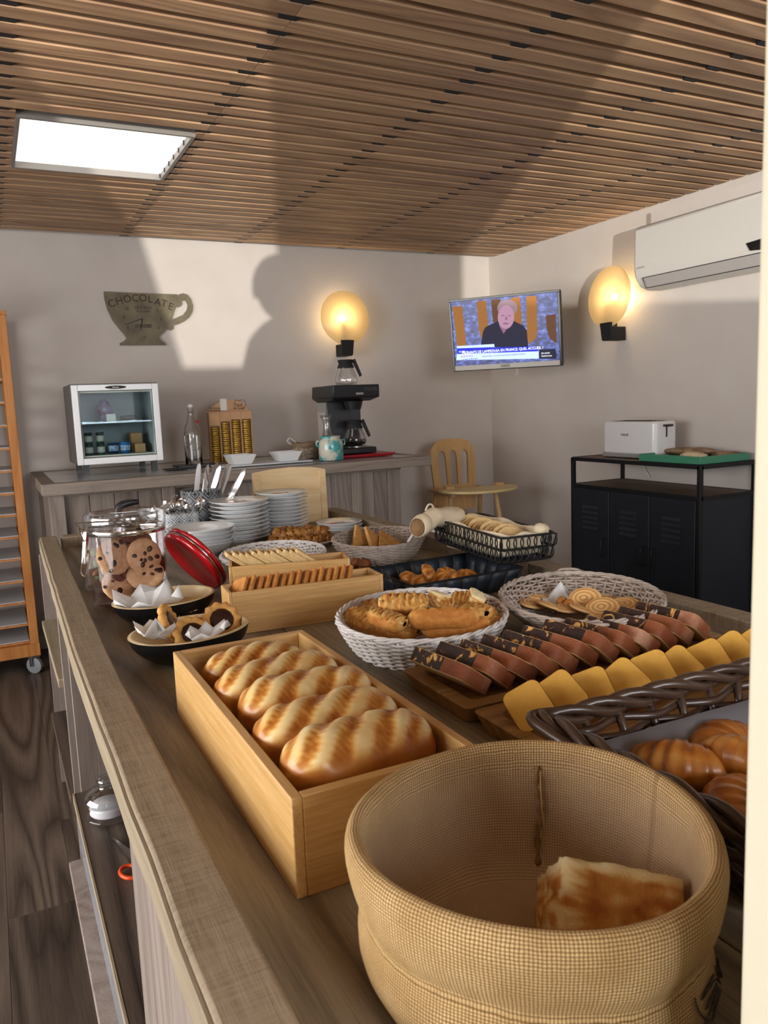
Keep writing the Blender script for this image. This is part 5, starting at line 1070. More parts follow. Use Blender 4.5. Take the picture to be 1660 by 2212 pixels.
for s_ in range(3):
    for (a, b_, per) in (((X0, Y1), (X1, Y1), 5), ((X0, Y0), (X1, Y0), 5), ((X0, Y0), (X0, Y1), 3), ((X1, Y0), (X1, Y1), 3)):
        A, B = Vector((*a, HH)), Vector((*b_, HH)); d = B-A; q = Vector((-d.y, d.x, 0)).normalized(); d1 = d.normalized(); pts = []
        for i in range(37):
            t = i/36; ph = t*per*2*PI/1.6+s_*2*PI/3; pts.append(A-d1*0.008+(d+d1*0.016)*t+q*0.0075*math.cos(ph)+Vector((0, 0, 0.0085*math.sin(ph)+0.006)))
        part('rim_cane', MB().tube(pts, 0.0068, 7), m_dwick, dc, smooth=True)
part('corner_loop', MB().tube(smooth_path([(X0+0.03, Y1+0.006, HH+0.01), (X0-0.014, Y1+0.010, HH+0.012), (X0-0.018, Y1-0.03, HH+0.006), (X0-0.004, Y1-0.065, HH-0.004)], 7), 0.0075, 8), m_dwick, dc, smooth=True)
part('basket_floor', MB().box(X0*0.86, X1*0.86, Y0*0.86, Y1*0.86, 0.001, 0.006), m_dwick, dc)
def lf(i, j):
    x = X0*0.88+(X1-X0)*0.88*i/18; y = Y0*0.86+(Y1-Y0)*0.86*j/12; e = max(abs(x-0.015)/0.2, abs(y-0.01)/0.115)
    return Vector((x*0.95, y*0.95, 0.010+0.045*max(0, e-0.72)/0.35+0.002*noise.noise(Vector((x*20, y*20, 1))))), 0
o = part('paper_liner', MB().grid(lf, 19, 13), plain('grey_paper', '#77767a', 0.5), solid=0.0006, smooth=True); o.location = dc.location; tag(o, 'dark grey paper lining the dark cane basket', 'paper')
def croissant_mesh(seed, Ln=0.15, R=0.033):
    nu, nv = 52, 20
    def fn(i, j):
        u = i/(nu-1); v = 2*PI*j/nv; a = (u-0.5)*2.1; e = abs(2*u-1)
        cx, cy = 0.062*math.sin(a)*Ln/0.13, -0.062*(1-math.cos(a))
        st_ = (u*9) % 1.0; rr = R*(1-e**1.9*0.86)*(0.93+0.12*(st_ if u > 0.5 else 1-st_))
        n_ = Vector((math.sin(a), math.cos(a), 0)); up = Vector((0, 0, 1))
        p = Vector((cx, cy, 0))+n_*rr*math.cos(v)+up*rr*math.sin(v)*0.85
        lay = 0.5+0.5*math.sin(v*5+u*9)
        return p, 0.15+0.5*(1-abs(st_-0.5)*2)*0.6+0.25*lay*(math.sin(v) < 0.6)+0.2*noise.noise(Vector((u*8, v, seed)))
    return MB().grid(fn, nu, nv, wrapv=True).mesh('croissant')
cmh = [croissant_mesh(1), croissant_mesh(2, 0.14, 0.036)]
for k, p, z, r_, lab in ((1, (1470, 1655), .958, (0.2, 0.0, 2.2), 'golden croissant at the left of the cane basket, nearest the burlap rim'), (0, (1596, 1640), .968, (0.5, 0.2, 1.5), 'croissant at the right of the cane basket, standing on its side'),
                         (0, (1590, 1735), .955, (0.1, 0.1, 0.4), 'croissant lying low between basket rim and white pillar'), (1, (1560, 1610), .945, (0.0, 0.0, 0.2), 'croissant far back on the grey paper'), (0, (1450, 1740), .945, (0.0, 0.0, 1.2), 'croissant hidden behind the burlap basket')):
    o = part('croissant', cmh[k], m_croiss); o.location = at(p[0], p[1], z); o.rotation_euler = r_; tag(o, lab, 'pastry', 'croissants in the dark cane basket')

# ------------------------------------------------------------------ black strap basket
sb = thing('strap_basket', 'black woven strap basket on a wire frame holding shell cakes', 'basket', (1.025, 1.735, ZS), 0.05)
m_strap = plain('black_strap', '#1d2631', 0.45, c2='#28323e', scale=60, bmp=0.6, stretch=(0.3, 0.3, 6))
bw, bd = 0.165, 0.122
def wallpanels(a, b_, n_):
    A, B = Vector((*a, 0)), Vector((*b_, 0)); d = (B-A)/n_
    q = Vector((-d.y, d.x, 0)).normalized()
    for i in range(n_):
        p0 = A+d*(i+0.04); p1 = A+d*(i+0.96); mb = MB(); vs = []
        for zk in range(4):
            z = zk/3; fl_ = 0.88+0.12*z; bl = 0.003*math.sin(PI*z)
            for p in (p0, (p0+p1)/2, p1):
                e = bl*(1 if p is not p0 and p is not p1 else 0.4); w_ = p*fl_+q*e; vs.append((w_.x, w_.y, 0.004+0.052*z))
        fs = [(r_*3+c, r_*3+c+1, (r_+1)*3+c+1, (r_+1)*3+c) for r_ in range(3) for c in range(2)]
        part('strap', mb.add(vs, fs), m_strap, sb, smooth=True, solid=0.002)
for a, b_, n_ in (((-bw, -bd), (bw, -bd), 7), ((bw, -bd), (bw, bd), 5), ((bw, bd), (-bw, bd), 7), ((-bw, bd), (-bw, -bd), 5)): wallpanels(a, b_, n_)
part('rim_wire', MB().tube([(-bw, -bd, 0.058), (bw, -bd, 0.058), (bw, bd, 0.058), (-bw, bd, 0.058)], 0.0032, 6, closed=True), m_blackmetal, sb)
for s_ in (-1, 1):
    for q_ in (-1, 1): part('corner_wire', MB().tube([(s_*bw*0.88, q_*bd*0.88, 0.002), (s_*bw, q_*bd, 0.06)], 0.0025, 6), m_blackmetal, sb)
for i in range(7):
    x = -bw+(i+0.5)*2*bw/7+bw/7*0.0
part('basket_floor', MB().box(-bw*0.88, bw*0.88, -bd*0.88, bd*0.88, 0.002, 0.005), m_strap, sb)
def shell_mesh(seed):
    def fn(i, j):
        th = PI*i/15; ph = 2*PI*j/28; d = Vector((math.sin(th)*math.cos(ph), math.sin(th)*math.sin(ph), math.cos(th)))
        rib = 1+0.05*math.cos(ph*7)*(d.z > -0.2); p = Vector((d.x*0.036*(1-0.25*d.y), d.y*0.026*rib, d.z*0.017*rib*(1 if d.z > 0 else 0.7)))
        return p, 0.35+0.25*math.cos(ph*7)+0.2*noise.noise(d*3+Vector((seed, 0, 0)))
    return MB().grid(fn, 16, 28, wrapv=True).mesh('shell')
shm = shell_mesh(3)
for p, z, r_, lab in (((885, 1250), .945, (0.4, 0.3, 0.3), 'shell cake at the left of the black basket'), ((925, 1238), .962, (1.0, 0.1, 0.9), 'tallest shell cake, standing in the black basket'), ((915, 1256), .942, (0.2, 0.1, -0.4), 'shell cake low at the front left of the black basket'),
                      ((962, 1244), .950, (0.7, -0.2, 0.2), 'shell cake in the middle of the black basket'), ((985, 1250), .944, (0.3, 0.2, 1.2), 'shell cake right of the middle in the black basket'), ((1005, 1244), .942, (0.2, 0.0, 0.0), 'rightmost shell cake in the black basket'), ((900, 1262), .935, (0, 0, 1), 'shell cake under the others near the front strap')):
    o = part('shell_cake', shm, m_croiss); o.location = at(p[0], p[1], z); o.rotation_euler = r_; tag(o, lab, 'cake', 'shell cakes in the black basket')
for p, k, lab in (((790, 1218), 1, 'dark caramel pastry piece left of the black basket'), ((806, 1222), 2, 'dark caramel pastry piece touching the black basket corner')):
    o = part('caramel_piece', lumpy(12, 16, 0.022, 0.02, 0.018, 0.5, 4, k), plain('caramel_brown', '#6a3a20', 0.45, c2='#90562c', scale=40), smooth=True); o.location = at(p[0], p[1], .926)+Vector((-0.012, 0.03, 0)); tag(o, lab, 'pastry')

# ------------------------------------------------------------------ wire basket on rope basket
rp_ = thing('rope_planter', 'dark woven box with pale rope edge under the wire basket', 'basket', (1.249, 1.865, ZS))
part('woven_box', MB().box(-0.036, 0.036, -0.15, 0.15, 0, 0.052), plain('dark_seagrass', '#3a2c20', 0.9, c2='#57432f', scale=120, bmp=0.6, stretch=(1, 1, 3)), rp_, bevel=0.003)
mb = MB(); path = rrect(-0.037, 0.037, -0.152, 0.152, 0.008, 3); P = [Vector((x, y, 0.058)) for x, y in path]
dense = []
for i in range(len(P)):
    a_, b2 = P[i], P[(i+1) % len(P)]; n_ = max(1, int((b2-a_).length/0.006)); dense += [a_.lerp(b2, k/n_) for k in range(n_)]
for s_ in range(2):
    mb.tube([p+Vector((0.0035*math.cos(i*0.9+s_*PI), 0, 0.0035*math.sin(i*0.9+s_*PI))) for i, p in enumerate(dense)], 0.004, 6, closed=True)
part('rope_edge', mb, plain('pale_hemp', '#b7a381', 0.95, c2='#9c8866', scale=150), rp_, smooth=True)
wb = thing('wire_basket', 'black looped-wire basket of sliced bread in a cloth liner', 'basket', (1.222, 1.805, ZS+0.072), -0.11)
ww_, wl, wh = 0.080, 0.212, 0.066
mb = MB()
def loop_wall(a, b_, n_):
    A, B = Vector((*a, 0)), Vector((*b_, 0)); d = (B-A)
    for row in range(2):
        for i in range(n_):
            c = A+d*((i+0.5)/n_); hw = d.length/n_*0.72; dd = d.normalized(); zc = 0.006+wh*(0.25+0.5*row); fl_ = 0.9+0.1*(zc/wh)
            mb.tube([(Vector((c.x*fl_, c.y*fl_, zc))+dd*hw*math.cos(t)+Vector((0, 0, wh*0.27*math.sin(t)))) for t in [2*PI*k/12 for k in range(12)]], 0.0018, 5, closed=True)
for a, b_, n_ in (((-ww_, -wl), (ww_, -wl), 8), ((ww_, -wl), (ww_, wl), 20), ((ww_, wl), (-ww_, wl), 8), ((-ww_, wl), (-ww_, -wl), 20)): loop_wall(a, b_, n_ if n_ < 10 else 16)
part('wire_loops', mb, m_blackmetal, wb, smooth=True, kind='stuff')
for z, fl_ in ((0.004, 0.9), (0.006+wh*0.5, 0.95), (0.006+wh, 1.0)): part('frame_wire', MB().tube([(p[0]*fl_, p[1]*fl_, z) for p in rrect(-ww_, ww_, -wl, wl, 0.02, 3)], 0.0030, 6, closed=True), m_blackmetal, wb, smooth=True)
for s_ in (-1, 1):
    for y_ in (-wl, 0, wl): part('upright', MB().tube([(s_*ww_*0.9, y_*0.9, 0.003), (s_*ww_, y_, 0.006+wh)], 0.0022, 6), m_blackmetal, wb)
part('wire_floor', MB().box(-ww_*0.88, ww_*0.88, -wl*0.88, wl*0.88, 0.001, 0.003), m_blackmetal, wb)
m_linen = plain('beige_linen', '#d2c3a8', 0.9, c2='#c4b394', scale=25, bmp=0.2)
def liner(i, j):
    th = 2*PI*i/48; q = j/9; c, s_ = math.cos(th), math.sin(th); m_ = max(abs(c), abs(s_)); k = (0.55+0.45/m_)
    fl_ = 0.86+0.06*q; rr = min(1.0, q*2.2)
    z = 0.006+(wh+0.004)*max(0, (q-0.35)/0.65)**0.8+0.004*math.sin(th*7)*q
    return Vector((c*min(1/m_, 1.28)*ww_*fl_*rr*0.96, s_*min(1/m_, 1.28)*wl*fl_*rr*0.96, z)), 0
o = part('cloth_liner', MB().grid(liner, 48, 10, wrapu=True), m_linen, wb, smooth=True, solid=0.001, label='pale cloth liner')
slm = MB().prism([(0.048*math.cos(t)*(1 if math.sin(t) > 0 else 0.95), 0.034*math.sin(t)*(1.1 if math.sin(t) > 0 else 0.8)) for t in [2*PI*k/20 for k in range(20)]], -0.006, 0.006).mesh('slice', False)
for i in range(11):
    y = 1.70+i*0.024; o = part('bread_slice', slm, m_bisc if i % 2 else m_short, bevel=0.002); o.location = (1.232+0.11*(1.805-y)*-1, y, ZS+0.072+0.045+0.004*math.sin(i*2)); o.rotation_euler = (1.05+0.05*math.sin(i), 0, -0.1)
    tag(o, '%s slice of bread from the near end of the wire basket' % WORDS[i], 'bread', 'bread slices in the wire basket')
# cloth roll bag lying over the far left end
cb = thing('cloth_bag', 'rolled beige cloth bag with brown lining draped over the wire basket', 'bag', (1.165, 1.965, 1.064), (0, 0.10, 0.25))
def roll(i, j):
    u = i/23; v = 2*PI*j/24; r = 0.031*(1+0.12*noise.noise(Vector((u*5, math.cos(v)*1.5, math.sin(v)*1.5)))); x = -0.075+0.15*u
    if u > 0.9: r *= 1-((u-0.9)/0.1)**2*0.6
    return Vector((x, r*math.cos(v)*1.1, r*math.sin(v)*0.9+(-0.018*max(0, 0.25-u)/0.25))), 0
part('rolled_cloth', MB().grid(roll, 24, 24, wrapv=True), m_linen, cb, smooth=True, solid=0.0012)
def mouth_(i, j):
    u = i/9; v = 2*PI*j/24; r = 0.031+0.004*math.sin(PI*u*0.9)-0.004*u
    return Vector((-0.075-0.025*u, r*math.cos(v)*1.1, r*math.sin(v)*0.95-0.018-0.010*u)), 0
part('open_mouth', MB().grid(mouth_, 10, 24, wrapv=True), m_linen, cb, smooth=True, solid=0.0012)
part('brown_lining', MB().lathe([(0.0, 0.0), (0.027, 0.003), (0.028, 0.008)], 24, T=TR((-0.092, 0, -0.026), ry=-PI/2-0.0), cap=False), plain('brown_lining', '#7c5c38', 0.8, c2='#93714a', scale=30), cb, smooth=True, label='brown lining inside the mouth')
part('bag_cord', MB().tube(smooth_path([(-0.07, 0, 0.02), (-0.06, 0.0, 0.036), (-0.045, 0, 0.036), (-0.035, 0, 0.02)], 5), 0.003, 6), m_linen, cb, smooth=True)
cb2 = part('cloth_corner', lumpy(12, 14, 0.018, 0.022, 0.016, 0.4, 3, 2, T=TR((0.05, -0.185, wh+0.014), rz=0.3)), m_linen, wb, smooth=True)

# ------------------------------------------------------------------ crockery
def plate_mesh(r, deep=0.016, foot=0.0):
    return MB().lathe([(0, 0.004), (r*0.55, 0.004), (r*0.60, 0.0), (r*0.64, 0.0), (r*0.66, 0.004), (r*0.985, deep), (r, deep+0.0015), (r*0.985, deep+0.003), (r*0.68, 0.008), (r*0.6, 0.0065), (0, 0.0065)], 56, cap=False).mesh('plate')
def decor(t, r, z, rz):
    c, s_ = math.cos(rz), math.sin(rz); rot = lambda x, y: (x*c-y*s_, x*s_+y*c)
    mo = plain('orange_print', '#c8502a', 0.4); md = plain('black_glaze_print', '#222020', 0.3)
    def fl(name, pts, m):
        part(name, MB().prism([rot(x*r*1.25, (y-0.08)*r*1.25) for x, y in pts], z, z+0.0006), m, t)
    fl('orange_dot', [(0.0+0.10*math.cos(a), 0.35+0.16*math.sin(a)) for a in [2*PI*k/12 for k in range(12)]], mo)
    fl('black_petal', [(0.28, 0.10), (0.42, 0.58), (0.62, 0.62), (0.40, 0.30)], md)
    fl('thin_line', [(-0.30, 0.45), (-0.10, 0.12), (-0.08, 0.14), (-0.28, 0.47)], md); fl('thin_line', [(0.10, 0.10), (0.24, 0.35), (0.22, 0.62), (0.20, 0.62), (0.22, 0.36), (0.09, 0.12)], md)
def stack(cx, cy, r, n_, dz, lab, group, deco=None, mesh=None, nm='dinner_plate', cat='plate'):
    me = mesh or plate_mesh(r)
    for i in range(n_):
        z = ZS+i*dz
        if i == n_-1 and deco is not None:
            t = thing(nm, 'topmost '+lab, cat, (cx, cy, z), 0, group); part('plate_body', me, m_china, t); decor(t, r, 0.0066, deco)
        else:
            o = part(nm, me, m_china); o.location = (cx+0.003*math.sin(i*2.4), cy+0.003*math.cos(i*1.9), z)
            tag(o, ('topmost ' if i == n_-1 else ('lowest ' if i == 0 else '%s ' % WORDS[i]))+lab+('' if i in (0, n_-1) else ', counted from the bottom'), cat, group)
stack(0.818, 2.875, 0.112, 10, 0.0150, 'white plate in the tall left stack', 'white plates in the left stack', 0.4)
stack(1.025, 2.985, 0.106, 11, 0.0140, 'white plate in the tall right stack before the pine board', 'white plates in the right stack', 0.3)
stack(1.192, 2.800, 0.090, 3, 0.0120, 'small white plate in the low stack', 'small white plates in the low stack', 0.3)
bm_ = MB().lathe([(0, 0.0), (0.055, 0.0), (0.058, 0.006), (0.095, 0.022), (0.113, 0.046), (0.116, 0.0475), (0.112, 0.048), (0.092, 0.026), (0.05, 0.008), (0, 0.006)], 56, cap=False).mesh('bowl')
stack(0.622, 2.665, 0.116, 5, 0.0125, 'white bowl in the stack behind the red lid', 'white bowls behind the red lid', None, bm_, 'white_bowl', 'bowl')
# upright pine board
pb_ = thing('pine_panel', 'upright pale pine panel with battened edge behind the plates', 'board', (1.115, 3.122, ZS), (-0.04, 0, 0))
m_pine = wood('pale_pine', '#c9a673', '#dbbd8c', '#e6cda3', 'X', 7, 0.55, 0.15, 0.5, vary=0.04)
shape2d('board_face', [[(-0.16, 0), (0.16, 0), (0.16, 0.222), (0.10, 0.234), (0.0, 0.240), (-0.08, 0.236), (-0.16, 0.226)]], [], FRONT, 0.016, m_pine, pb_)
part('edge_batten', MB().box(-0.16, -0.132, -0.012, -0.0082, 0, 0.222), m_pine, pb_, bevel=0.001); part('edge_batten', MB().box(0.132, 0.16, -0.012, -0.0082, 0, 0.218), m_pine, pb_, bevel=0.001)
# patterned pots
def tile_mat(name, bg_, fg, sc):
    m, nt, b = base(name, 0.35, 0, 0.5); a = nt.nodes.new('ShaderNodeAttribute'); a.attribute_name = 'wuv'; s_ = nt.nodes.new('ShaderNodeSeparateXYZ'); L(nt, a.outputs['Vector'], s_.inputs[0])
    f = lambda o_, k: math_(nt, 'ABSOLUTE', math_(nt, 'SUBTRACT', math_(nt, 'FRACT', math_(nt, 'MULTIPLY', o_, k)), 0.5))
    u, v = f(s_.outputs['X'], sc), f(s_.outputs['Y'], sc); dd = math_(nt, 'ADD', u, v); r1 = math_(nt, 'ABSOLUTE', math_(nt, 'SUBTRACT', dd, 0.36)); r2 = math_(nt, 'ABSOLUTE', math_(nt, 'SUBTRACT', dd, 0.64))
    st1 = math_(nt, 'LESS_THAN', r1, 0.055); st2 = math_(nt, 'LESS_THAN', r2, 0.04); st3 = math_(nt, 'LESS_THAN', math_(nt, 'MULTIPLY', u, v), 0.006)
    st4 = math_(nt, 'MULTIPLY', st3, math_(nt, 'LESS_THAN', dd, 0.22))
    k = math_(nt, 'MINIMUM', math_(nt, 'ADD', math_(nt, 'ADD', st1, st2), st4), 1.0)
    L(nt, mixc(nt, k, rgb(bg_), rgb(fg)), b.inputs['Base Color']); return m
def uvbox(hx, h, m_, t, name, r=0.012):
    out = rrect(-hx, hx, -hx, hx, r, 4); mb = MB(); per = [0.0]
    for i in range(len(out)): a_, b2 = out[i], out[(i+1) % len(out)]; per.append(per[-1]+math.hypot(b2[0]-a_[0], b2[1]-a_[1]))
    out2 = out+[out[0]]; vs = []; uvs = []; ns_ = len(out2)
    for z in (0, h):
        for (x, y), p in zip(out2, per): vs.append((x, y, z)); uvs.append((p+1e-5, z))
    fs = [(i, i+1, ns_+i+1, ns_+i) for i in range(ns_-1)]; mb.add(vs, fs, None, uvs)
    return part(name, mb, m_, t, smooth=False, solid=0.003)
spn = thing('spoon_pot', 'square white pot with grey tile pattern crammed with spoons', 'pot', (0.600, 2.900, ZS), 0.12)
uvbox(0.055, 0.125, tile_mat('light_tile', '#d3dadd', '#6b747a', 26), spn, 'pot_wall'); part('pot_floor', MB().box(-0.053, 0.053, -0.053, 0.053, 0.001, 0.005), m_china, spn)
kn = thing('knife_pot', 'round dark grey pot with black tile pattern holding knives', 'pot', (0.722, 3.050, ZS))
mb = MB(); vs = []; uvs = []; fs = []
for i in range(49):
    a = 2*PI*i/48
    for z in (0, 0.185): vs.append((0.078*math.cos(a), 0.078*math.sin(a), z)); uvs.append((a*0.078+1e-5, z))
part('pot_wall', mb.add(vs, [(2*i, 2*i+2, 2*i+3, 2*i+1) for i in range(48)], None, uvs), tile_mat('dark_tile', '#8b8f93', '#34363a', 20), kn, smooth=True, solid=0.003)
part('pot_floor', MB().lathe([(0, 0.001), (0.075, 0.001), (0.075, 0.005), (0, 0.005)], 32, cap=False), m_china, kn)
def knife_mesh():
    pr_ = [(-0.006, 0.0), (0.006, 0.0), (0.0075, 0.06), (0.009, 0.085), (0.0095, 0.17), (0.006, 0.215), (0.0, 0.225), (-0.008, 0.21), (-0.0085, 0.17), (-0.007, 0.085), (-0.0065, 0.06)]
    return MB().prism(pr_, -0.0016, 0.0016, T=FRONT).mesh('knife', False)
km = knife_mesh()
rk_ = random.Random(4)
KL = ['leftmost knife, dark-bladed, in the round pot', 'second knife from the left in the round pot', 'third knife from the left in the round pot', 'fourth knife from the left in the round pot', 'fifth knife from the left in the round pot', 'sixth knife from the left in the round pot',
      'seventh knife from the left in the round pot', 'eighth knife from the left in the round pot', 'ninth knife from the left in the round pot', 'rightmost, most slanted knife in the round pot']
for i in range(10):
    o = part('table_knife', km, m_chrome, bevel=0.0006); x = -0.056+0.0122*i; o.location = (0.722+x*0.85, 3.045+0.035*math.sin(i*2.2), ZS+0.04+0.012*(i % 2)); o.rotation_euler = (-0.05+0.08*math.sin(i*1.7), 0.20+0.045*i, 0.7*math.sin(i*1.3)); o.scale = (1.15, 1.6, 1.13)
    tag(o, KL[i], 'knife', 'knives in the round pot')
def spoon_mesh():
    mb = MB()
    def fn(i, j):
        q = i/7; th = 2*PI*j/16; return Vector((0.017*q*math.cos(th), -0.006*(1-q*q), 0.13+0.024*q*math.sin(th))), 0
    mb.grid(fn, 8, 16, wrapv=True); mb.tube([(0, 0, 0.0), (0, -0.001, 0.05), (0, 0.001, 0.107)], [0.003, 0.002, 0.0025], 6); return mb.mesh('spoon')
spm = spoon_mesh()
for i in range(9):
    o = part('table_spoon', spm, m_chrome, solid=0.001); x = -0.038+0.0095*i; o.location = (0.600+x, 2.895+0.028*math.sin(i*2.6), ZS+0.012+0.008*(i % 3)); o.rotation_euler = (0.10+0.15*math.sin(i*1.3), -0.35+0.09*i, 0.5*math.sin(i*2)-0.3)
    tag(o, '%s spoon from the left in the square pot' % WORDS[i], 'spoon', 'spoons in the square pot')

# caramel granola clusters on a dish
t = thing('white_platter', 'oval white platter under the caramel clusters', 'platter', (0.952, 2.590, ZS), -0.3)
part('platter_body', MB().lathe([(0, 0.0), (0.08, 0.0), (0.12, 0.018), (0.118, 0.021), (0.078, 0.004), (0, 0.004)], 40, sx=1.02, sy=0.72, cap=False), m_china, t, smooth=True)
clm = [lumpy(12, 14, 0.020, 0.018, 0.016, 0.7, 5, s_).mesh('cluster') for s_ in range(3)]
q_ = random.Random(9); kk = 0
for row, (nrow, dy, dz) in enumerate(((9, -0.045, 0.026), (9, 0.0, 0.030), (8, 0.04, 0.027), (8, -0.022, 0.050), (7, 0.018, 0.052))):
    for i in range(nrow):
        x = -0.105+0.21*(i+0.5)/nrow*(1.0)
        o = part('caramel_cluster', clm[kk % 3], m_caramel); o.matrix_world = TR((0.952, 2.590, ZS), rz=-0.3) @ TR((x*(1.0 if dz < 0.04 else 0.9), dy*(1-abs(x)*4), dz+q_.uniform(-.002, .003)), q_.uniform(0, 6), q_.uniform(0, 6), q_.uniform(0, 6)); kk += 1
        tag(o, '%s knobbly caramel cluster from the left in the %s row on the platter' % (WORDS[i], ('lower front', 'lower middle', 'lower back', 'upper front', 'upper back')[row]), 'biscuit', 'caramel clusters on the platter')

# ------------------------------------------------------------------ cookie jar and neighbours
cj = thing('cookie_jar', 'tall clear jar of chocolate chip cookies with chrome ring', 'jar', (0.292, 2.08, ZS))
m_jar = thin('clear_plastic', (0.97, 0.95, 0.96, 1), 0.05, 0.06, 0.22)
part('jar_wall', MB().lathe([(0, 0.003), (0.090, 0.003), (0.094, 0.010), (0.0955, 0.19), (0.097, 0.195)], 64, cap=False), m_jar, cj, smooth=True)
part('jar_inner', MB().lathe([(0.0915, 0.012), (0.0925, 0.19)], 64, cap=False), m_jar, cj, smooth=True)
part('chrome_ring', MB().lathe([(0.0975, 0.192), (0.0985, 0.193), (0.0985, 0.204), (0.0975, 0.205), (0.0965, 0.205), (0.0965, 0.192)], 64, cap=False), m_chrome, cj, smooth=True)
part('clear_lid', MB().lathe([(0.0965, 0.207), (0.099, 0.212), (0.100, 0.236), (0.098, 0.242), (0.088, 0.243), (0.084, 0.236), (0.0, 0.233)], 64, cap=False), thin('clear_lid_plastic', (0.93, 0.93, 0.94, 1), 0.22, 0.1), cj, smooth=True)
mf = plain('crumpled_foil', '#c9ccd0', 0.18, 0.9)
def ff(i, j):
    q = i/15; th = 2*PI*j/30; n_ = noise.noise(Vector((q*4*math.cos(th), q*4*math.sin(th), 3))); return Vector((0.078*q*math.cos(th), 0.078*q*math.sin(th), 0.220+0.010*n_+0.006*noise.noise(Vector((q*13*math.cos(th), q*13*math.sin(th), 1))))), 0
part('foil_seal', MB().grid(ff, 16, 30, wrapv=True), mf, cj, ang=15, label='crumpled silver foil inside the lid')
part('wire_bail', MB().tube([(-0.02, -0.098, 0.232), (-0.125, -0.06, 0.232), (-0.100, 0.045, 0.20), (-0.03, 0.096, 0.20)], 0.0016, 6).tube([(-0.118, -0.085, 0.222), (-0.098, -0.02, 0.150), (-0.104, 0.01, 0.156)], 0.0016, 6), m_chrome, cj)
part('clasp', MB().tube([(-0.100, -0.045, 0.205), (-0.112, -0.060, 0.130)], 0.006, 4).tube(smooth_path([(-0.104, -0.055, 0.16), (-0.122, -0.07, 0.115), (-0.112, -0.075, 0.105), (-0.098, -0.055, 0.15)], 4, True), 0.002, 5, closed=True), m_chrome, cj)
def cookie_mesh(seed, r=0.046):
    def fn(i, j):
        th = PI*i/11; ph = 2*PI*j/28; d = Vector((math.sin(th)*math.cos(ph), math.sin(th)*math.sin(ph), math.cos(th)))
        k = 1+0.05*noise.noise(d*3+Vector((seed, 0, 0))); q = math.sqrt(d.x**2+d.y**2)
        q2 = q**0.7; s_ = q2/q if q > 1e-6 else 1
        return Vector((d.x*s_*r*k, d.y*s_*r*k, d.z*0.0085*k)), 0
    return MB().grid(fn, 12, 28, wrapv=True).mesh('cookie')
ckm = [cookie_mesh(s_) for s_ in range(2)]
def chips(seed, r=0.046):
    q_ = random.Random(seed); mb = MB()
    for i in range(16):
        a = q_.uniform(0, 2*PI); rr = r*math.sqrt(q_.uniform(0, 0.75)); sd = 1 if i % 2 else -1; h = 0.0082*math.sqrt(max(0, 1-(rr/r)**2.2))
        x0, y0 = rr*math.cos(a), rr*math.sin(a); s_ = q_.uniform(0.004, 0.0078)
        mb.lathe([(0, -0.002), (1.0*s_, 0), (0.75*s_, 0.0016), (0, 0.0022)], 7, T=TR((x0, y0, sd*h), rx=0 if sd > 0 else PI, rz=a) @ Matrix.Scale(1.3, 4, (1, 0, 0)), cap=False)
    return mb.mesh('chips')
chm = [chips(1), chips(5), chips(8)]
def cookie(lab, loc, rot, dark=False, k=0):
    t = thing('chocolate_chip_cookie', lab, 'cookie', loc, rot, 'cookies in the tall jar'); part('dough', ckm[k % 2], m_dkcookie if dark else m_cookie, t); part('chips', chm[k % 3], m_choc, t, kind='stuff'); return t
CK = [((0.252, 2.030, 1.048), (1.20, 0.25, 0.25), 0, 'upper left pale cookie facing the camera in the jar'), ((0.268, 2.050, 1.022), (1.15, 0.45, 0.35), 0, 'pale cookie tucked behind the upper left one'),
      ((0.325, 2.035, 1.040), (1.35, -0.12, 0.25), 0, 'upper right pale cookie facing the camera in the jar'), ((0.315, 2.090, 1.062), (1.1, 0.0, 0.1), 0, 'pale cookie behind the upper right one, only its rim showing'),
      ((0.322, 2.020, 0.996), (0.75, -0.3, 0.1), 0, 'lower right pale cookie slanting in the jar'), ((0.345, 2.085, 1.005), (1.2, 0.9, 0.1), 0, 'orange-tinged cookie against the right of the jar'),
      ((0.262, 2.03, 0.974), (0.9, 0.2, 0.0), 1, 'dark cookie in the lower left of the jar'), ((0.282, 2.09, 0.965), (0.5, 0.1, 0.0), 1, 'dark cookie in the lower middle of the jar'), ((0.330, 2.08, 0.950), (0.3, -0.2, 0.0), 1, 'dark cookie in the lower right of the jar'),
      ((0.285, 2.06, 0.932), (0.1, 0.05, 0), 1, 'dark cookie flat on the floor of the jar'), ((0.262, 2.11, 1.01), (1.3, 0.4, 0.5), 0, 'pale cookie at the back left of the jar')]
for i, (p, r_, dk, lab) in enumerate(CK): cookie(lab, p, r_, dk, i)
# red lid leaning on the jar
ul = Vector((-0.58, 0.0, 0.815)).normalized(); nn = Vector((-0.815, -0.24, -0.58)); nn = (nn-ul*nn.dot(ul)).normalized(); vv_ = nn.cross(ul)
Mr = Matrix((ul, vv_, nn)).transposed().to_4x4(); Mr.translation = Vector((0.468, 2.09, 1.008))
rl = thing('metal_jar_lid', 'glossy red jar lid leaning against the cookie jar', 'jar lid', Mr.translation, Mr.to_euler())
m_red = plain('red_gloss', '#b8101c', 0.12, spec=0.6, coat=0.5)
part('lid_top', MB().lathe([(0, -0.014), (0.094, -0.013), (0.101, -0.008), (0.101, -0.002), (0.097, 0.0)], 64, cap=False), m_red, rl, smooth=True)
part('gasket', MB().lathe([(0.095, 0.0), (0.0965, 0.001), (0.0965, 0.005), (0.095, 0.006)], 64, cap=False), m_chrome, rl, smooth=True, label='thin metal band')
part('lid_inner', MB().lathe([(0.094, 0.006), (0.100, 0.009), (0.098, 0.018), (0.090, 0.021), (0.078, 0.014), (0.0, 0.012)], 64, cap=False), m_red, rl, smooth=True)
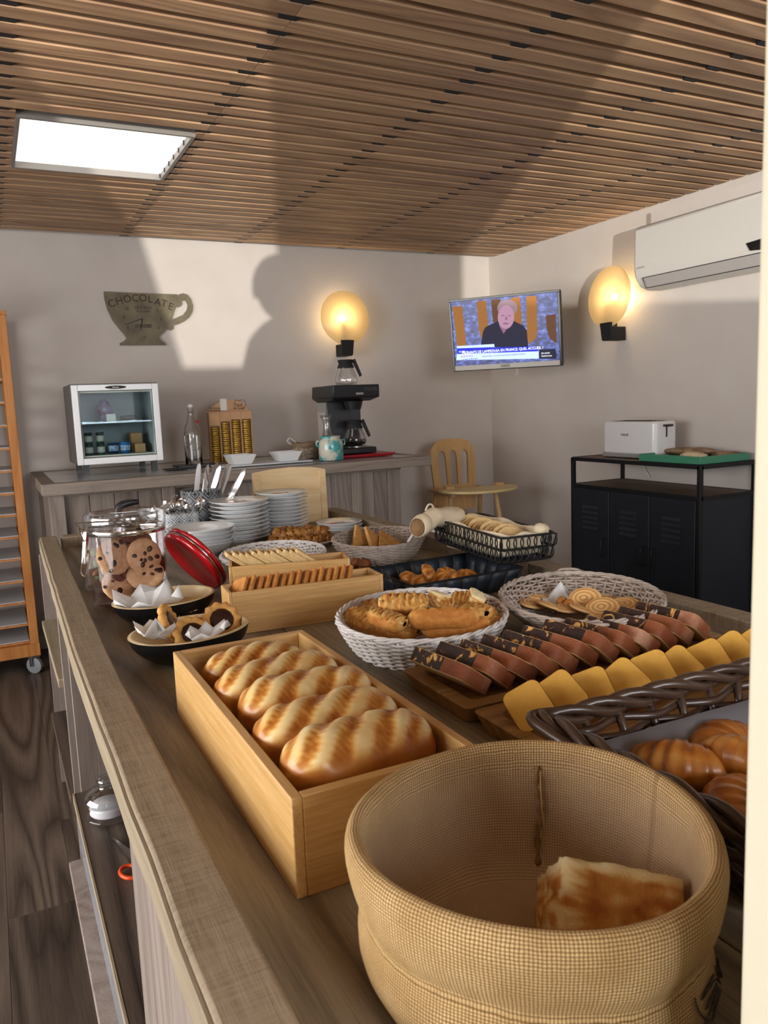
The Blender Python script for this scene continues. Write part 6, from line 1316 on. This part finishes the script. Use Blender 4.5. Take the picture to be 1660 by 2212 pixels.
part('wire_hook', MB().tube(smooth_path([(-0.095, 0.02, 0.0), (-0.104, 0.025, 0.012), (-0.100, 0.03, 0.022)], 4), 0.0018, 5), m_chrome, rl)
# small clip jar with green sweets
sj = thing('clip_jar', 'small clear clip jar of green and amber sweets by the rim', 'jar', (0.268, 2.305, ZS))
part('jar_glass', MB().lathe([(0, 0.003), (0.062, 0.003), (0.068, 0.012), (0.068, 0.12), (0.058, 0.145), (0.056, 0.16), (0.06, 0.166), (0.057, 0.172), (0, 0.176)], 40, cap=False), m_jar, sj, smooth=True)
part('clip_ring', MB().tube([(0.061*math.cos(a), 0.061*math.sin(a), 0.158) for a in [2*PI*k/32 for k in range(32)]], 0.0018, 5, closed=True), m_chrome, sj)
q_ = random.Random(3); m_gsw = plain('green_wrapper', '#5b8a2c', 0.25, c2='#93b84c', scale=50); m_amb = plain('amber_sweet', '#b88238', 0.3, c2='#8a5a20', scale=50)
for k in range(26):
    a = k*2.4; rr = 0.042*math.sqrt((k % 7+0.5)/7); o = part('wrapped_sweet', lumpy(7, 9, 0.016, 0.011, 0.010, 0.3, 3, k), m_gsw if k % 2 else m_amb, smooth=True)
    o.location = (0.268+rr*math.cos(a), 2.305+rr*math.sin(a), ZS+0.018+0.0185*(k//5)); o.rotation_euler = (a, k, 0); tag(o, ('green wrapped sweet' if k % 2 else 'amber sweet')+' in the %s layer of the small clip jar' % ('bottom', 'second', 'middle', 'fourth', 'fifth', 'top')[k//5], 'sweet', 'green sweets in the clip jar' if k % 2 else 'amber sweets in the clip jar')
# serving tongs lying over the jars
tn = thing('metal_tongs', 'broad silver serving tongs with black grip behind the cookie jar', 'tongs', (0.500, 2.78, ZS+0.150), (0, -0.42, 0.25))
part('blade', MB().prism([(-0.10, -0.018), (0.05, -0.022), (0.05, 0.022), (-0.10, 0.018)], -0.001, 0.001), m_chrome, tn, bevel=0.0005); part('blade', MB().prism([(-0.10, -0.016), (0.045, -0.02), (0.045, 0.02), (-0.10, 0.016)], -0.013, -0.011), m_chrome, tn, bevel=0.0005)
part('end_wire', MB().tube(smooth_path([(0.05, -0.015, 0), (0.085, -0.012, 0.012), (0.085, 0.012, 0.012), (0.05, 0.015, 0)], 5), 0.0015, 5), m_chrome, tn)
part('bridge', MB().box(-0.104, -0.09, -0.016, 0.016, -0.012, 0.0), m_chrome, tn)
bg_ = thing('black_scoop', 'black plastic scoop handle rising behind the cookie jar', 'scoop', (0.385, 2.62, ZS))
part('handle', MB().tube(smooth_path([(-0.045, 0, 0.12), (-0.035, 0, 0.185), (-0.01, 0, 0.203), (0.03, 0, 0.206)], 6), [0.008+0.006*math.sin(PI*k/18) for k in range(19)], 10), m_dkplastic, bg_, smooth=True)
part('scoop_stand', MB().lathe([(0.035, 0), (0.04, 0.09), (0.042, 0.125), (0.040, 0.125), (0.037, 0.09), (0.0, 0.006)], 28, cap=True), m_steel, bg_, smooth=True)

# ------------------------------------------------------------------ under the counter
gj = thing('glass_jar_lid', 'domed clear glass lid with white seal on the dark oak shelf', 'jar lid', (0.172, 1.875, 0.4555))
part('glass_foot', MB().lathe([(0.0, 0.001), (0.05, 0.001), (0.055, 0.006), (0.05, 0.012), (0.04, 0.014)], 40, cap=False), m_thin, gj, smooth=True)
part('white_seal', MB().lathe([(0.040, 0.012), (0.044, 0.016), (0.041, 0.022), (0.044, 0.028), (0.041, 0.034), (0.0, 0.036)], 40, cap=False), plain('white_silicone', '#d8d8dc', 0.4), gj, smooth=True)
part('glass_dome', MB().lathe([(0.044, 0.036), (0.056, 0.042), (0.058, 0.05), (0.045, 0.066), (0.022, 0.074), (0.018, 0.08), (0.024, 0.09), (0.018, 0.099), (0, 0.101)], 40, cap=False), thin('lid_glass', (0.9, 0.92, 0.93, 1), 0.15), gj, smooth=True)
og = thing('orange_scissors', 'scissors with an orange loop handle on the dark oak shelf', 'scissors', (0.176, 1.60, 0.4565), (0, 0, 0.3))
part('handle', MB().tube([(0.018*math.cos(a), 0.026*math.sin(a), 0.006) for a in [2*PI*k/24 for k in range(24)]], 0.0045, 8, closed=True), plain('orange_plastic', '#e4501e', 0.3), og, smooth=True)
part('handle', MB().tube([(0.045+0.018*math.cos(a), 0.006+0.026*math.sin(a), 0.006) for a in [2*PI*k/24 for k in range(24)]], 0.0045, 8, closed=True), plain('orange_plastic', '#e4501e', 0.3), og, smooth=True)
part('blade', MB().prism([(0.02, 0.02), (0.04, 0.02), (0.034, 0.15), (0.03, 0.155)], 0.004, 0.008), m_chrome, og)

# ------------------------------------------------------------------ the photographer, whose head and arms shade the sunlit patch on the far wall
def skin_body(name, verts, edges, radii, mat, parent, sub=2):
    me = bpy.data.meshes.new(name); me.from_pydata(verts, edges, []); me.update()
    o = _link(name, me, None, parent); o.modifiers.new('k', 'SKIN')
    for i, r in enumerate(radii): me.skin_vertices[0].data[i].radius = (r, r) if not hasattr(r, '__len__') else r
    me.skin_vertices[0].data[0].use_root = True
    s = o.modifiers.new('u', 'SUBSURF'); s.levels = sub; s.render_levels = sub; me.materials.append(mat); return o
ph = thing('person', 'person in a dark jacket behind the near end of the island, holding a phone', 'person', (-0.175, -0.56, 0))
Vb = [(0, 0, 0.88), (0, 0, 1.04), (0, 0, 1.22), (0, 0.01, 1.345), (0, 0.02, 1.44),
      (-0.11, 0, 1.30), (-0.145, 0.10, 1.09), (0.10, 0.42, 1.335), (0.14, 0.47, 1.35),
      (0.16, 0, 1.315), (0.23, 0.12, 1.09), (0.24, 0.40, 1.335), (0.22, 0.46, 1.35),
      (-0.09, 0, 0.84), (-0.10, 0.01, 0.46), (-0.10, -0.02, 0.08), (-0.11, 0.14, 0.03), (0.09, 0, 0.84), (0.10, 0.01, 0.46), (0.10, -0.02, 0.08), (0.11, 0.14, 0.03)]
Eb = [(0, 1), (1, 2), (2, 3), (3, 4), (3, 5), (5, 6), (6, 7), (7, 8), (3, 9), (9, 10), (10, 11), (11, 12), (0, 13), (13, 14), (14, 15), (15, 16), (0, 17), (17, 18), (18, 19), (19, 20)]
Rb = [(0.14, 0.11), (0.13, 0.10), (0.125, 0.10), (0.09, 0.08), 0.055, 0.05, 0.042, 0.032, 0.028, 0.065, 0.05, 0.032, 0.028, 0.085, 0.062, 0.045, 0.04, 0.085, 0.062, 0.045, 0.04]
skin_body('clothed_body', Vb, Eb, Rb, plain('dark_jacket', '#3a3e46', 0.85), ph)
m_skin = plain('skin', '#c79a7c', 0.55)
def headfn(i, j):
    th = PI*i/27; ph_ = 2*PI*j/32; d = Vector((math.sin(th)*math.cos(ph_), math.sin(th)*math.sin(ph_), math.cos(th)))
    k = 1.0-0.16*max(0, -d.z)*(1 if d.y < 0.2 else 0.3); p = Vector((d.x*0.082*k, d.y*0.098*k, d.z*0.122))
    if d.y > 0: p.y += 0.020*math.exp(-((d.x/0.16)**2+((d.z+0.12)/0.20)**2))-0.006*math.exp(-(((abs(d.x)-0.38)/0.14)**2+((d.z-0.08)/0.12)**2))+0.006*math.exp(-((d.x/0.3)**2+((d.z+0.45)/0.08)**2))
    return p+Vector((0.0, 0.03, 1.545)), 0
part('head', MB().grid(headfn, 28, 32, wrapv=True), m_skin, ph, smooth=True)
for s_ in (-1, 1): part('ear', lumpy(8, 10, 0.012, 0.02, 0.03, 0.1, 2, 1, T=TR((s_*0.078, 0.015, 1.54))), m_skin, ph, smooth=True); part('eye', lumpy(8, 10, 0.012, 0.008, 0.007, 0.0, 2, 1, T=TR((s_*0.03, 0.118, 1.553))), m_china, ph, smooth=True)
def hairfn(i, j):
    th = PI*0.60*i/15; ph_ = 2*PI*j/28; d = Vector((math.sin(th)*math.cos(ph_), math.sin(th)*math.sin(ph_), math.cos(th)))
    f = 1.0-0.5*max(0, d.y-0.45)*(1 if d.z < 0.55 else 0)
    return Vector((d.x*0.100*f, d.y*0.112*f-0.008, d.z*0.128*(1+0.03*noise.noise(d*6))))+Vector((0, 0.03, 1.55)), 0
part('hair', MB().grid(hairfn, 16, 28, wrapv=True), plain('brown_hair', '#4a3526', 0.8), ph, smooth=True, solid=0.006)
for s_, wx, wy in ((-1, 0.14, 0.47), (1, 0.22, 0.46)):
    cx = 0.18; vs = [(wx, wy, 1.35), (wx+0.012*-s_, wy+0.045, 1.365)]; es = [(0, 1)]; rs = [0.024, 0.026]
    for f in range(4):
        b0 = len(vs); zf = 1.345+f*0.018
        vs += [(wx-s_*0.004, wy+0.072, zf), (cx+s_*0.030, wy+0.085, zf+0.004), (cx+s_*0.012, wy+0.078, zf+0.006)]; es += [(1, b0), (b0, b0+1), (b0+1, b0+2)]; rs += [0.0095, 0.0085, 0.008]
    b0 = len(vs); vs += [(cx+s_*0.035, wy+0.050, 1.40), (cx+s_*0.012, wy+0.052, 1.425)]; es += [(1, b0), (b0, b0+1)]; rs += [0.011, 0.009]
    skin_body('hand', vs, es, rs, m_skin, ph, 1)
tph = thing('phone', 'slim dark phone held upright in both hands just behind the viewpoint', 'phone', (0, 0, 0))
part('phone_body', MB().prism(rrect(-0.036, 0.036, -0.11, 0.04, 0.009), 0.004, 0.012), m_dkplastic, tph, bevel=0.001)
tph.matrix_world = Matrix.Translation((0, 0, CZ)) @ Matrix(RC).to_4x4()
